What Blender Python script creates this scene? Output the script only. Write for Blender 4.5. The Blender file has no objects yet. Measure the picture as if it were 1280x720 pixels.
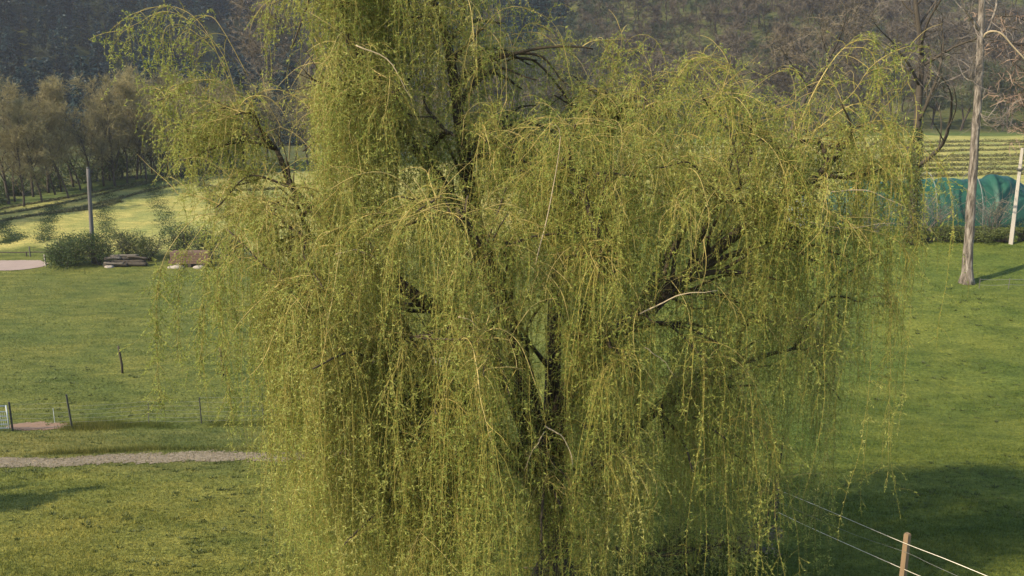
import bpy, math, numpy as np
from mathutils import Vector
R = np.random.default_rng
C = bpy.context.scene.collection
SC = bpy.context.scene

# ------------------------------------------------------------------ camera model (1280x720 units)
F = 1108.0
PITCH = math.atan(260.0 / F)
CZ = 7.6
CP, SP = math.cos(PITCH), math.sin(PITCH)

def at(px, py, d):
    """World point seen at photo pixel (px,py) standing d metres in front of the viewer (world y = d)."""
    u = (px - 640.0) / F
    v = (360.0 - py) / F
    fy = CP + v * SP
    fz = -SP + v * CP
    return np.array([u / fy * d, d, CZ + fz / fy * d])

def pxpm(d):
    return F / d

# ------------------------------------------------------------------ terrain
def prof(tab, tail):
    ys = [t[1] for t in tab]
    zs = [at(640, t[0], t[1])[2] for t in tab]
    ys = [-60, -10, 4] + ys + [t[0] for t in tail]
    zs = [CZ - 7.2, CZ - 7.2, CZ - 7.3] + zs + [CZ + t[1] for t in tail]
    return np.array(ys, float), np.array(zs, float)

TL = prof([(720, 12.5), (640, 16.5), (576, 22), (534, 28.5), (466, 36), (400, 46), (332, 62), (300, 70), (260, 83), (225, 98), (212, 106)],
          [(140, -10.3), (700, -10.3)])
TR = prof([(720, 12.4), (600, 19), (500, 27), (420, 35), (356, 43), (290, 52), (270, 60), (225, 85), (185, 115), (170, 135)],
          [(150, -8.4), (700, -8.4)])

def smooth_tab(T):
    yy = np.linspace(-60, 700, 7601)
    zz = np.interp(yy, *T)
    for w in (25, 25):
        k = np.ones(w) / w
        zz = np.convolve(np.pad(zz, w // 2, mode='edge'), k, 'valid')
    return yy, zz
SL, SR = smooth_tab(TL), smooth_tab(TR)

def sstep(a, b, x):
    t = np.clip((x - a) / (b - a), 0, 1)
    return t * t * (3 - 2 * t)

_wr = R(5)
_WAVES = [(_wr.uniform(-1, 1, 2) * f, _wr.uniform(0, 6.28), a) for f, a in
          ((.02, 1.0), (.03, .8), (.05, .5), (.09, .3), (.15, .2), (.25, .12)) for _ in range(3)]
def noise2(x, y, s=1.0):
    r = 0
    for (k, p, a) in _WAVES:
        r = r + a * np.sin((k[0] * x + k[1] * y) * s * 6.28 + p)
    return r

def hz(x, y):
    x = np.asarray(x, float); y = np.asarray(y, float)
    u = x / np.maximum(y, 6)
    zl = np.interp(y, *SL); zr = np.interp(y, *SR)
    w = sstep(-.22, .40, u)
    z = zl * (1 - w) + zr * w
    z = z + .05 * noise2(x, y, 2.2) * sstep(10, 20, y) * (1 - sstep(120, 140, y)) * .5
    # the wooded hill beyond the valley, with a gully cut into it
    y0 = 152 + 10 * np.sin(x * .013 + 1.0) - 8 * np.sin(x * .031)
    h = np.clip(y - y0, 0, 190)
    gully = 18 * np.exp(-((x + 68 - .25 * (y - 200)) / 26.0) ** 2) * sstep(150, 230, y)
    hill = .40 * h * h / (h + 25) + 1.2 * noise2(x, y, .5) * sstep(160, 220, y)
    return z + hill - gully

def ground(px, row):
    """Ground point seen at a photo pixel (march along the sight line)."""
    d = np.arange(6, 320, .1)
    p = np.array([(px - 640) / F, CP + (360 - row) / F * SP, -SP + (360 - row) / F * CP])
    X = p[0] / p[1] * d; Z = CZ + p[2] / p[1] * d
    k = np.argmax(Z < hz(X, d))
    return np.array([X[k], d[k], float(hz(X[k], d[k]))])

# ------------------------------------------------------------------ mesh helpers
class MB:
    def __init__(s): s.V = []; s.F = []; s.A = []; s.M = []; s.n = 0
    def add(s, V, Fc, a=0.0, m=0):
        """V (n,3), Fc (k,3|4) ; a = value per face stored in attribute 'rnd'"""
        V = np.asarray(V, np.float32).reshape(-1, 3); Fc = np.asarray(Fc, np.int64)
        if len(Fc) == 0: return
        s.V.append(V); s.F.append(Fc + s.n); s.n += len(V)
        s.A.append(np.broadcast_to(np.asarray(a, np.float32), (len(Fc),)))
        s.M.append(np.full(len(Fc), m, np.int32))
    def mesh(s, name, mats, smooth=False):
        me = bpy.data.meshes.new(name)
        V = np.concatenate(s.V)
        cnt = np.concatenate([np.full(len(f), f.shape[1], np.int32) for f in s.F])
        li = np.concatenate([f.ravel() for f in s.F]).astype(np.int32)
        st = np.concatenate([[0], np.cumsum(cnt)[:-1]]).astype(np.int32)
        me.vertices.add(len(V)); me.vertices.foreach_set('co', V.ravel())
        me.loops.add(len(li)); me.loops.foreach_set('vertex_index', li)
        me.polygons.add(len(cnt)); me.polygons.foreach_set('loop_start', st)
        try: me.polygons.foreach_set('loop_total', cnt)
        except Exception: pass
        me.polygons.foreach_set('use_smooth', np.full(len(cnt), smooth))
        me.polygons.foreach_set('material_index', np.concatenate(s.M))
        at_ = me.attributes.new('rnd', 'FLOAT', 'FACE')
        at_.data.foreach_set('value', np.concatenate(s.A).astype(np.float32))
        for m in (mats if isinstance(mats, (list, tuple)) else [mats]): me.materials.append(m)
        me.update(calc_edges=True); me.validate()
        return me
    def build(s, name, mats, parent=None, smooth=False, origin=None):
        if origin is not None:
            o3 = np.asarray(origin, np.float32)
            s.V = [v - o3 for v in s.V]
        o = bpy.data.objects.new(name, s.mesh(name, mats, smooth))
        C.objects.link(o)
        if parent is not None: o.parent = parent
        elif origin is not None: o.location = [float(q) for q in origin]
        return o

def tag(o, label=None, cat=None, group=None, kind=None):
    if label: o['label'] = label
    if cat: o['category'] = cat
    if group: o['group'] = group
    if kind: o['kind'] = kind
    return o

def empty(name, loc, label, cat, group=None):
    o = bpy.data.objects.new(name, None); C.objects.link(o)
    o.location = [float(q) for q in loc]; o.empty_display_size = .2
    return tag(o, label, cat, group)

def unit(v): return v / np.maximum(np.linalg.norm(v, axis=-1, keepdims=True), 1e-9)

def tubes(mb, P, Rr, sides=5, a=0.0, m=0, cap=True):
    """P (n,m,3) polylines, Rr (n,m) radii"""
    P = np.asarray(P, float)
    if P.ndim == 2: P = P[None]
    n, k, _ = P.shape
    Rr = np.broadcast_to(np.asarray(Rr, float), (n, k))
    T = unit(np.gradient(P, axis=1))
    mean = unit(T.mean(axis=1))
    ref = np.where(np.abs(mean[:, 2:3]) > .8, np.array([[1., .13, 0]]), np.array([[.05, .1, 1.]]))[:, None, :]
    A = unit(np.cross(T, np.broadcast_to(ref, T.shape)))
    B = np.cross(T, A)
    th = np.arange(sides) / sides * 2 * np.pi
    ring = P[:, :, None, :] + Rr[:, :, None, None] * (np.cos(th)[None, None, :, None] * A[:, :, None, :] + np.sin(th)[None, None, :, None] * B[:, :, None, :])
    V = ring.reshape(-1, 3)
    base = (np.arange(n)[:, None, None] * k + np.arange(k - 1)[None, :, None]) * sides
    j = np.arange(sides)[None, None, :]; j2 = (j + 1) % sides
    q = np.stack([base + j, base + j2, base + sides + j2, base + sides + j], -1).reshape(-1, 4)
    av = np.repeat(np.broadcast_to(np.asarray(a, float), (n,)), (k - 1) * sides)
    mb.add(V, q, av, m)
    if cap:
        for e, s in ((0, -1), (k - 1, 1)):
            b = (np.arange(n)[:, None] * k + e) * sides
            o = b + np.arange(sides)[None, ::(1 if s > 0 else -1)]
            if sides == 4 or sides == 3:
                mb.F.append(o + (mb.n - len(V)))
            else:
                mb.F.append((o[:, [0, 1, 2]] if sides == 3 else o) + (mb.n - len(V)))
            mb.A.append(np.broadcast_to(np.asarray(a, np.float32), (n,))); mb.M.append(np.full(n, m, np.int32))

def grow(P0, D0, L, k, rng, g=0.0, up=0.0, wig=0.0, drift=None):
    """integrate n curves of length L in k points; g = droop towards straight down, up = towards the sky"""
    n = len(P0); L = np.broadcast_to(np.asarray(L, float), (n,))
    ds = (L / (k - 1))[:, None]
    P = np.zeros((n, k, 3)); P[:, 0] = P0; D = unit(np.asarray(D0, float)).copy()
    g = np.broadcast_to(np.asarray(g, float), (n,))[:, None]
    W = rng.normal(0, 1, (n, 3))
    for i in range(1, k):
        W = .6 * W + .8 * rng.normal(0, 1, (n, 3))
        D = D + np.array([[0, 0, -1.]]) * g * ds + np.array([[0, 0, 1.]]) * up * ds + W * wig * np.sqrt(ds)
        if drift is not None: D = D + drift * ds
        D = unit(D)
        P[:, i] = P[:, i - 1] + D * ds
    return P

def sample(P, t):
    """points and tangents on curves P (n,k,3) at t (n,) in 0..1"""
    n, k, _ = P.shape
    f = np.clip(t, 0, .9999) * (k - 1); i = f.astype(int); w = (f - i)[:, None]
    r = np.arange(n)
    a = P[r, i]; b = P[r, i + 1]
    return a * (1 - w) + b * w, unit(b - a)

def spline(pts, k):
    """Catmull-Rom through pts"""
    p = np.asarray(pts, float); p = np.vstack([2 * p[0] - p[1], p, 2 * p[-1] - p[-2]])
    n = len(p) - 3; t = np.linspace(0, n - 1e-6, k); i = t.astype(int); f = (t - i)[:, None]
    a, b, c, d = p[i], p[i + 1], p[i + 2], p[i + 3]
    return .5 * ((2 * b) + (-a + c) * f + (2 * a - 5 * b + 4 * c - d) * f ** 2 + (-a + 3 * b - 3 * c + d) * f ** 3)

def leaves(mb, P, D, ln, wd, rng, a, m=0):
    """diamond leaves with a fold: P base points, D directions"""
    n = len(P)
    side = unit(np.cross(D, rng.normal(0, 1, (n, 3))))
    ln = np.broadcast_to(ln, (n,))[:, None]; wd = np.broadcast_to(wd, (n,))[:, None]
    mid = P + D * ln * .45
    V = np.stack([P, mid + side * wd * .5, P + D * ln, mid - side * wd * .5], 1).reshape(-1, 3)
    mb.add(V, np.arange(n * 4).reshape(-1, 4), a, m)

def slivers(mb, P, D, ln, wd, rng, a, m=0):
    n = len(P)
    side = unit(np.cross(D, rng.normal(0, 1, (n, 3))))
    ln = np.broadcast_to(ln, (n,))[:, None]; wd = np.broadcast_to(wd, (n,))[:, None]
    V = np.stack([P - side * wd * .5, P + side * wd * .5, P + D * ln], 1).reshape(-1, 3)
    mb.add(V, np.arange(n * 3).reshape(-1, 3), a, m)

def box(mb, c, s, rz=0.0, a=0.0, m=0, tilt=None):
    x, y, z = [q / 2 for q in s]
    v = np.array([[-x, -y, -z], [x, -y, -z], [x, y, -z], [-x, y, -z], [-x, -y, z], [x, -y, z], [x, y, z], [-x, y, z]])
    if tilt is not None: v = v @ np.array(tilt).T
    cs, sn = math.cos(rz), math.sin(rz)
    v = v @ np.array([[cs, -sn, 0], [sn, cs, 0], [0, 0, 1]]).T + np.asarray(c)
    mb.add(v, [[0, 3, 2, 1], [4, 5, 6, 7], [0, 1, 5, 4], [1, 2, 6, 5], [2, 3, 7, 6], [3, 0, 4, 7]], a, m)

# ------------------------------------------------------------------ materials
def mat(name):
    m = bpy.data.materials.new(name); m.use_nodes = True
    nt = m.node_tree; nt.nodes.clear()
    return m, nt, nt.nodes, nt.links

def ramp(nd, cols, pos=None, interp='LINEAR'):
    r = nd.new('ShaderNodeValToRGB'); e = r.color_ramp; e.interpolation = interp
    n = len(cols); pos = pos or [i / (n - 1) for i in range(n)]
    while len(e.elements) < n: e.elements.new(.5)
    for i in range(n):
        e.elements[i].position = pos[i]; e.elements[i].color = (*cols[i], 1)
    return r

def leaf_mat(name, cols, trans=.35, spread=.25, rough=.55, nscale=1.2, objrnd=0.0):
    m, nt, nd, lk = mat(name)
    a = nd.new('ShaderNodeAttribute'); a.attribute_name = 'rnd'
    geo = nd.new('ShaderNodeNewGeometry')
    nz = nd.new('ShaderNodeTexNoise'); nz.inputs['Scale'].default_value = nscale; nz.inputs['Detail'].default_value = 3
    lk.new(geo.outputs['Position'], nz.inputs['Vector'])
    ad = nd.new('ShaderNodeMath'); ad.operation = 'MULTIPLY_ADD'; ad.inputs[1].default_value = spread * 2
    sb = nd.new('ShaderNodeMath'); sb.operation = 'SUBTRACT'; sb.inputs[1].default_value = .5
    lk.new(nz.outputs['Fac'], sb.inputs[0]); lk.new(sb.outputs[0], ad.inputs[0]); lk.new(a.outputs['Fac'], ad.inputs[2])
    src = ad.outputs[0]
    if objrnd:
        oi = nd.new('ShaderNodeObjectInfo')
        s2 = nd.new('ShaderNodeMath'); s2.operation = 'SUBTRACT'; s2.inputs[1].default_value = .5
        a2 = nd.new('ShaderNodeMath'); a2.operation = 'MULTIPLY_ADD'; a2.inputs[1].default_value = objrnd
        lk.new(oi.outputs['Random'], s2.inputs[0]); lk.new(s2.outputs[0], a2.inputs[0]); lk.new(src, a2.inputs[2]); src = a2.outputs[0]
    r = ramp(nd, cols); lk.new(src, r.inputs['Fac'])
    out = nd.new('ShaderNodeOutputMaterial')
    bs = nd.new('ShaderNodeBsdfPrincipled'); bs.inputs['Roughness'].default_value = rough
    bs.inputs['Specular IOR Level'].default_value = .25
    lk.new(r.outputs[0], bs.inputs['Base Color'])
    if trans:
        tr = nd.new('ShaderNodeBsdfTranslucent'); lk.new(r.outputs[0], tr.inputs['Color'])
        mx = nd.new('ShaderNodeMixShader'); mx.inputs[0].default_value = trans
        lk.new(bs.outputs[0], mx.inputs[1]); lk.new(tr.outputs[0], mx.inputs[2]); lk.new(mx.outputs[0], out.inputs[0])
    else: lk.new(bs.outputs[0], out.inputs[0])
    return m

def rough_mat(name, cols, scale=8, rough=.85, bump=.3, stretch=(1, 1, 1), pos=None, detail=6, dist=.02, spec=.2):
    m, nt, nd, lk = mat(name)
    tc = nd.new('ShaderNodeTexCoord'); mp = nd.new('ShaderNodeMapping'); mp.inputs['Scale'].default_value = stretch
    lk.new(tc.outputs['Object'], mp.inputs['Vector'])
    nz = nd.new('ShaderNodeTexNoise'); nz.inputs['Scale'].default_value = scale; nz.inputs['Detail'].default_value = detail
    nz.inputs['Roughness'].default_value = .65
    lk.new(mp.outputs[0], nz.inputs['Vector'])
    r = ramp(nd, cols, pos); lk.new(nz.outputs['Fac'], r.inputs['Fac'])
    bs = nd.new('ShaderNodeBsdfPrincipled'); bs.inputs['Roughness'].default_value = rough
    bs.inputs['Specular IOR Level'].default_value = spec
    lk.new(r.outputs[0], bs.inputs['Base Color'])
    bp = nd.new('ShaderNodeBump'); bp.inputs['Strength'].default_value = bump; bp.inputs['Distance'].default_value = dist
    lk.new(nz.outputs['Fac'], bp.inputs['Height']); lk.new(bp.outputs[0], bs.inputs['Normal'])
    out = nd.new('ShaderNodeOutputMaterial'); lk.new(bs.outputs[0], out.inputs[0])
    return m

M = {}
M['willow_leaf'] = leaf_mat('willow_leaf', [(.150, .195, .040), (.25, .295, .062), (.365, .385, .096), (.45, .43, .155)], trans=.54, spread=.30, nscale=.9)
M['willow_twig'] = leaf_mat('willow_twig', [(.13, .095, .03), (.27, .21, .062), (.42, .33, .12)], trans=0, spread=.2)
M['withe'] = leaf_mat('withe', [(.12, .115, .022), (.22, .19, .04), (.34, .27, .07)], trans=0, spread=.2)
M['willow_bark'] = rough_mat('willow_bark', [(.022, .017, .010), (.075, .058, .036)], 6, stretch=(1, 1, .25), bump=.6, dist=.04)
M['dead_wood'] = rough_mat('dead_wood', [(.22, .17, .10), (.42, .34, .22)], 10, bump=.2)
M['bare_bark'] = rough_mat('bare_bark', [(.025, .020, .014), (.085, .07, .05)], 5, stretch=(1, 1, .3), bump=.5)
M['grey_bark'] = rough_mat('grey_bark', [(.05, .042, .032), (.15, .125, .098), (.28, .245, .20)], 9, stretch=(1, 1, .18), pos=[.36, .5, .64], bump=1, dist=.08)
M['twig_brown'] = leaf_mat('twig_brown', [(.060, .048, .032), (.115, .092, .060), (.16, .13, .08)], trans=0, spread=.2, objrnd=.5)
M['twig_olive'] = leaf_mat('twig_olive', [(.15, .135, .058), (.245, .21, .088), (.34, .285, .13)], trans=.15, spread=.2, objrnd=.5, nscale=.3)
M['twig_red'] = leaf_mat('twig_red', [(.09, .055, .04), (.19, .13, .09), (.27, .20, .14)], trans=0)
M['twig_grey'] = leaf_mat('twig_grey', [(.09, .078, .06), (.17, .145, .115), (.25, .215, .175)], trans=0, objrnd=.3)
M['hill_brown'] = leaf_mat('hill_brown', [(.036, .030, .021), (.070, .057, .038), (.105, .084, .053)], trans=0, spread=.15, objrnd=.7, nscale=.2)
M['hill_green'] = leaf_mat('hill_green', [(.022, .034, .018), (.042, .056, .026), (.075, .082, .036)], trans=.1, spread=.15, objrnd=.6, nscale=.2)
M['needle'] = leaf_mat('needle', [(.005, .019, .020), (.010, .032, .031), (.017, .046, .040)], trans=.1, spread=.15, objrnd=.5, nscale=.2)
M['bush_leaf'] = leaf_mat('bush_leaf', [(.025, .045, .012), (.055, .085, .02), (.10, .13, .035)], trans=.25)
M['weed_leaf'] = leaf_mat('weed_leaf', [(.045, .060, .017), (.085, .105, .028), (.14, .16, .048)], trans=.25)
M['dry_leaf'] = leaf_mat('dry_leaf', [(.09, .08, .045), (.16, .14, .08), (.24, .2, .12)], trans=.1)
M['pole_wood'] = rough_mat('pole_wood', [(.07, .065, .06), (.14, .13, .12)], 6, stretch=(1, 1, .15))
M['post_wood'] = rough_mat('post_wood', [(.12, .082, .046), (.25, .175, .105)], 12, stretch=(1, 1, .12), bump=.3, dist=.005)
M['white_wood'] = rough_mat('white_wood', [(.26, .235, .20), (.40, .37, .32)], 5, stretch=(1, 1, .2), bump=.2)
M['steel_post'] = rough_mat('steel_post', [(.03, .032, .028), (.07, .07, .06)], 12, rough=.6)
M['galv'] = rough_mat('galv', [(.38, .42, .40), (.55, .58, .56)], 12, rough=.5)
M['cord'] = rough_mat('cord', [(.60, .54, .42), (.75, .70, .58)], 20, rough=.7, bump=0)
M['wire'] = rough_mat('wire', [(.16, .16, .15), (.26, .26, .24)], 20, rough=.5, bump=0)
M['tarp'] = rough_mat('tarp', [(.009, .048, .030), (.013, .064, .041), (.020, .085, .055)], 1.5, rough=.55, bump=.15, dist=.05, spec=.3)
M['pale_sheet'] = rough_mat('pale_sheet', [(.42, .52, .58), (.62, .70, .74)], 2, rough=.35, bump=.1, spec=.5)
M['gravel'] = rough_mat('gravel', [(.09, .075, .042), (.20, .162, .104), (.35, .29, .20)], 9, pos=[.3, .5, .72], bump=1, dist=.05, detail=8)
M['stone'] = rough_mat('stone', [(.14, .12, .095), (.27, .24, .20), (.42, .38, .33)], 5, bump=.4)
M['dirt'] = rough_mat('dirt', [(.15, .095, .06), (.26, .17, .11)], 3, bump=.8, dist=.05)
M['road'] = rough_mat('road', [(.21, .16, .135), (.31, .25, .21)], 1.2, bump=.2)
M['log'] = rough_mat('log', [(.02, .017, .014), (.09, .075, .055)], 5, bump=.5)
M['log_pale'] = rough_mat('log_pale', [(.07, .06, .05), (.17, .15, .12)], 5, bump=.4)
M['plank'] = rough_mat('plank', [(.085, .052, .034), (.17, .11, .075)], 4, bump=.4)
M['hay'] = leaf_mat('hay', [(.06, .06, .022), (.12, .12, .042), (.20, .19, .07)], trans=.1)
M['grass_blade'] = None

def ground_mat(name, blade=False):
    m, nt, nd, lk = mat(name)
    a = nd.new('ShaderNodeAttribute'); a.attribute_name = 'land'
    geo = nd.new('ShaderNodeNewGeometry')
    def nz(scale, det, lo, hi, pos=(.3, .7), st=None):
        n = nd.new('ShaderNodeTexNoise'); n.inputs['Scale'].default_value = scale; n.inputs['Detail'].default_value = det
        n.inputs['Roughness'].default_value = .62
        if st:
            mp = nd.new('ShaderNodeMapping'); mp.inputs['Scale'].default_value = st
            lk.new(geo.outputs['Position'], mp.inputs['Vector']); lk.new(mp.outputs[0], n.inputs['Vector'])
        else: lk.new(geo.outputs['Position'], n.inputs['Vector'])
        r = ramp(nd, [lo, hi], list(pos)); lk.new(n.outputs['Fac'], r.inputs['Fac'])
        return n, r
    def mul(c, r, f=1.0):
        x = nd.new('ShaderNodeMix'); x.data_type = 'RGBA'; x.blend_type = 'MULTIPLY'; x.inputs[0].default_value = f
        lk.new(c, x.inputs[6]); lk.new(r, x.inputs[7]); return x.outputs[2]
    c = a.outputs['Color']
    n1, r1 = nz(.22, 4, (.72, .82, .78), (1.30, 1.14, 1.05)); c = mul(c, r1.outputs[0])
    n2, r2 = nz(1.3, 5, (.62, .70, .62), (1.34, 1.26, 1.25), st=(.6, 1.3, 1)); c = mul(c, r2.outputs[0])
    n3, r3 = nz(9, 6, (.5, .55, .5), (1.4, 1.38, 1.3), pos=(.3, .68)); c = mul(c, r3.outputs[0])
    bs = nd.new('ShaderNodeBsdfPrincipled'); bs.inputs['Roughness'].default_value = .9; bs.inputs['Specular IOR Level'].default_value = .1
    if blade:
        b = nd.new('ShaderNodeAttribute'); b.attribute_name = 'rnd'
        rb = ramp(nd, [(.62, .7, .55), (1.05, 1.05, 1.0), (1.75, 1.55, 1.5)]); lk.new(b.outputs['Fac'], rb.inputs['Fac'])
        c = mul(a.outputs['Color'], r1.outputs[0]); c = mul(c, r2.outputs[0]); c = mul(c, rb.outputs[0])
        tr = nd.new('ShaderNodeBsdfTranslucent'); lk.new(c, tr.inputs['Color'])
        mx = nd.new('ShaderNodeMixShader'); mx.inputs[0].default_value = .4
        lk.new(c, bs.inputs['Base Color']); lk.new(bs.outputs[0], mx.inputs[1]); lk.new(tr.outputs[0], mx.inputs[2])
        out = nd.new('ShaderNodeOutputMaterial'); lk.new(mx.outputs[0], out.inputs[0]); return m
    lk.new(c, bs.inputs['Base Color'])
    n4, r4 = nz(3.2, 8, (0, 0, 0), (1, 1, 1), pos=(.2, .8))
    ad = nd.new('ShaderNodeMath'); ad.operation = 'ADD'; lk.new(n4.outputs['Fac'], ad.inputs[0]); lk.new(n3.outputs['Fac'], ad.inputs[1])
    bp = nd.new('ShaderNodeBump'); bp.inputs['Strength'].default_value = .9; bp.inputs['Distance'].default_value = .10
    lk.new(ad.outputs[0], bp.inputs['Height']); lk.new(bp.outputs[0], bs.inputs['Normal'])
    out = nd.new('ShaderNodeOutputMaterial'); lk.new(bs.outputs[0], out.inputs[0])
    return m
M['ground'] = ground_mat('ground')
M['grass_blade'] = ground_mat('grass_blade', True)

# ------------------------------------------------------------------ land cover (what grows where)
LAWN = np.array([.160, .172, .044]); MEADOW = np.array([.104, .122, .032]); RLAWN = np.array([.096, .124, .027])
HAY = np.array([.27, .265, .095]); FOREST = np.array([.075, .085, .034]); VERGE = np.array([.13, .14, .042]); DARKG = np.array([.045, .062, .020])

_bl = [ground(px, r) for px, r in ((-260, 318), (0, 262), (130, 237), (300, 216))]
def treeline_y(x):
    return np.interp(x, [p[0] for p in _bl] + [-10, 35, 60], [p[1] for p in _bl] + [112, 133, 136])
_hb = [ground(px, r)[:2] for px, r in ((-200, 318), (20, 318), (140, 322), (300, 326), (450, 318))]
def hay_start(x):
    return np.interp(x, [p[0] for p in _hb] + [0, 12, 20, 30, 45], [p[1] for p in _hb] + [68, 72, 66, 64, 63])

def land(x, y):
    x = np.asarray(x, float); y = np.asarray(y, float)
    u = x / np.maximum(y, 5)
    nn = noise2(x, y, 3) * .25
    col = np.empty(x.shape + (3,)); col[:] = MEADOW
    def mix(c, w): col[:] = col * (1 - w[..., None]) + c * w[..., None]
    mix(RLAWN, sstep(-.05, .25, u))
    mix(VERGE, (1 - sstep(27.5, 29.0, y + nn)) * (1 - sstep(-.12, .12, u)))
    mix(LAWN, (1 - sstep(17.5, 22.5, y + 3 * nn)) * (1 - sstep(-.12, .16, u + .02 * nn)))
    hs = hay_start(x); tl = treeline_y(x)
    mix(HAY, sstep(-.6, .8, y - hs + nn * 2) * (1 - sstep(-1.5, 1, y - tl + nn * 2)))
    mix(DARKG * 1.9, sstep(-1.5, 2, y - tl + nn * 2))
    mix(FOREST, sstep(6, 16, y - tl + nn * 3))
    return col

def set_land(me, col):
    a = me.attributes.new('land', 'FLOAT_COLOR', 'POINT')
    c4 = np.ones((len(col), 4), np.float32); c4[:, :3] = col
    a.data.foreach_set('color', c4.ravel())

def nonuni(segs):
    out = []
    for a, b, n in segs: out.append(np.linspace(a, b, n, endpoint=False))
    return np.concatenate(out + [[segs[-1][1]]])

def sheet(name, xs, ys, dz=0.0, matl=None, structure=True):
    X, Y = np.meshgrid(xs, ys)
    Z = hz(X, Y) + dz
    V = np.stack([X, Y, Z], -1).reshape(-1, 3)
    nx, ny = len(xs), len(ys)
    i = (np.arange(ny - 1)[:, None] * nx + np.arange(nx - 1)[None, :]).ravel()
    q = np.stack([i, i + 1, i + nx + 1, i + nx], 1)
    mb = MB(); mb.add(V, q)
    o = mb.build(name, matl, smooth=True)
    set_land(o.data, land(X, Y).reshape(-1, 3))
    o['kind'] = 'structure'
    return o

xs = nonuni([(-900, -220, 30), (-220, -75, 130), (-75, 75, 260), (75, 220, 130), (220, 900, 30)])
ys = nonuni([(-60, 8, 14), (8, 40, 110), (40, 140, 190), (140, 420, 120), (420, 700, 15)])
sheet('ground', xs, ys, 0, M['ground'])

def strip_sheet(name, pts, matl, dz, wob=.25, seed=0, n=160, cross=8):
    """sheet that follows the ground: pts = (x, y, halfwidth) along its run, ragged edges"""
    rng = R(seed); p = spline(np.array(pts), n)
    ctr, hw = p[:, :2], p[:, 2]
    t = np.gradient(ctr, axis=0); t /= np.linalg.norm(t, axis=1)[:, None]; nrm = np.stack([-t[:, 1], t[:, 0]], 1)
    def rag():
        k = np.cumsum(rng.normal(0, 1, n)); k -= np.linspace(k[0], k[-1], n); k = k / (np.abs(k).max() + 1e-6)
        return 1 + wob * k + wob * .35 * rng.normal(0, 1, n)
    l, r_ = hw * rag(), hw * rag()
    s = np.linspace(-1, 1, cross)
    off = np.where(s[None] < 0, s[None] * l[:, None], s[None] * r_[:, None])
    XY = ctr[:, None] + nrm[:, None] * off[..., None]
    Z = hz(XY[..., 0], XY[..., 1]) + dz
    V = np.concatenate([XY, Z[..., None]], -1).reshape(-1, 3)
    i = (np.arange(n - 1)[:, None] * cross + np.arange(cross - 1)[None]).ravel()
    mb = MB(); mb.add(V, np.stack([i, i + cross, i + cross + 1, i + 1], 1))
    o = mb.build(name, matl, smooth=True); o['kind'] = 'structure'; return o, XY

gp = [ground(px, r)[:2] for px, r in ((-120, 582), (-20, 578), (60, 578), (140, 574), (220, 573), (290, 572), (360, 570), (440, 568))]
gw = [.75, .8, .85, 1.1, .95, .6, .75, .5]
grav, GXY = strip_sheet('gravel_path', [(p[0], p[1], w) for p, w in zip(gp, gw)], M['gravel'], .012, .35, 3)
rg = R(31); mb = MB()                                     # loose stones lying on the path
k = rg.integers(0, GXY.shape[0], 1500); s_ = rg.uniform(0, 1, 1500)[:, None]
pp = GXY[k, 0] * (1 - s_) + GXY[k, -1] * s_ + rg.normal(0, .12, (1500, 2))
r0 = rg.uniform(.008, .03, 1500)
oc = np.array([[1, 0, 0], [0, 1, 0], [-1, 0, 0], [0, -1, 0], [0, 0, .7], [0, 0, -.5]])
V = np.concatenate([pp, (hz(pp[:, 0], pp[:, 1]) + .016)[:, None]], 1)[:, None] + (oc[None] + rg.normal(0, .2, (1500, 6, 3))) * r0[:, None, None]
fc = np.array([[0, 1, 4], [1, 2, 4], [2, 3, 4], [3, 0, 4], [1, 0, 5], [2, 1, 5], [3, 2, 5], [0, 3, 5]])
mb.add(V.reshape(-1, 3), (np.arange(1500)[:, None, None] * 6 + fc[None]).reshape(-1, 3))
tag(mb.build('loose_gravel', M['gravel']), 'pale loose stones scattered along the narrow gravel path', 'gravel', kind='stuff')

dp = [ground(px, r)[:2] for px, r in ((8, 534), (40, 534), (70, 534), (92, 533))]
strip_sheet('bare_soil', [(p[0], p[1], w) for p, w in zip(dp, (.35, .55, .5, .15))], M['dirt'], .015, .3, 8, n=60)
rp = [ground(px, r)[:2] for px, r in ((-420, 322), (-120, 330), (0, 332.5), (34, 332.5), (57, 332))]
strip_sheet('dirt_road', [(p[0], p[1], w) for p, w in zip(rp, (1.6, 1.6, 1.6, 1.5, .5))], M['road'], .03, .06, 4, n=80)

# ------------------------------------------------------------------ grass blades (nobody could count them)
def grass(name, pts, h, w, rng, label, lean=.5):
    n = len(pts); z = hz(pts[:, 0], pts[:, 1])
    B = np.concatenate([pts, z[:, None]], 1)
    th = rng.uniform(0, 6.28, n); sd = np.stack([np.cos(th), np.sin(th), 0 * th], 1)
    le = rng.normal(0, lean, (n, 2)) * h[:, None]
    T = B + np.concatenate([le, h[:, None]], 1)
    V = np.stack([B - sd * w[:, None] / 2, B + sd * w[:, None] / 2, T], 1).reshape(-1, 3)
    V[:, 2] -= .004
    mb = MB(); mb.add(V, np.arange(n * 3).reshape(-1, 3), rng.uniform(0, 1, n))
    o = mb.build(name, M['grass_blade'])
    set_land(o.data, np.repeat(land(pts[:, 0], pts[:, 1]), 3, axis=0))
    return tag(o, label, 'grass', kind='stuff')

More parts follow.
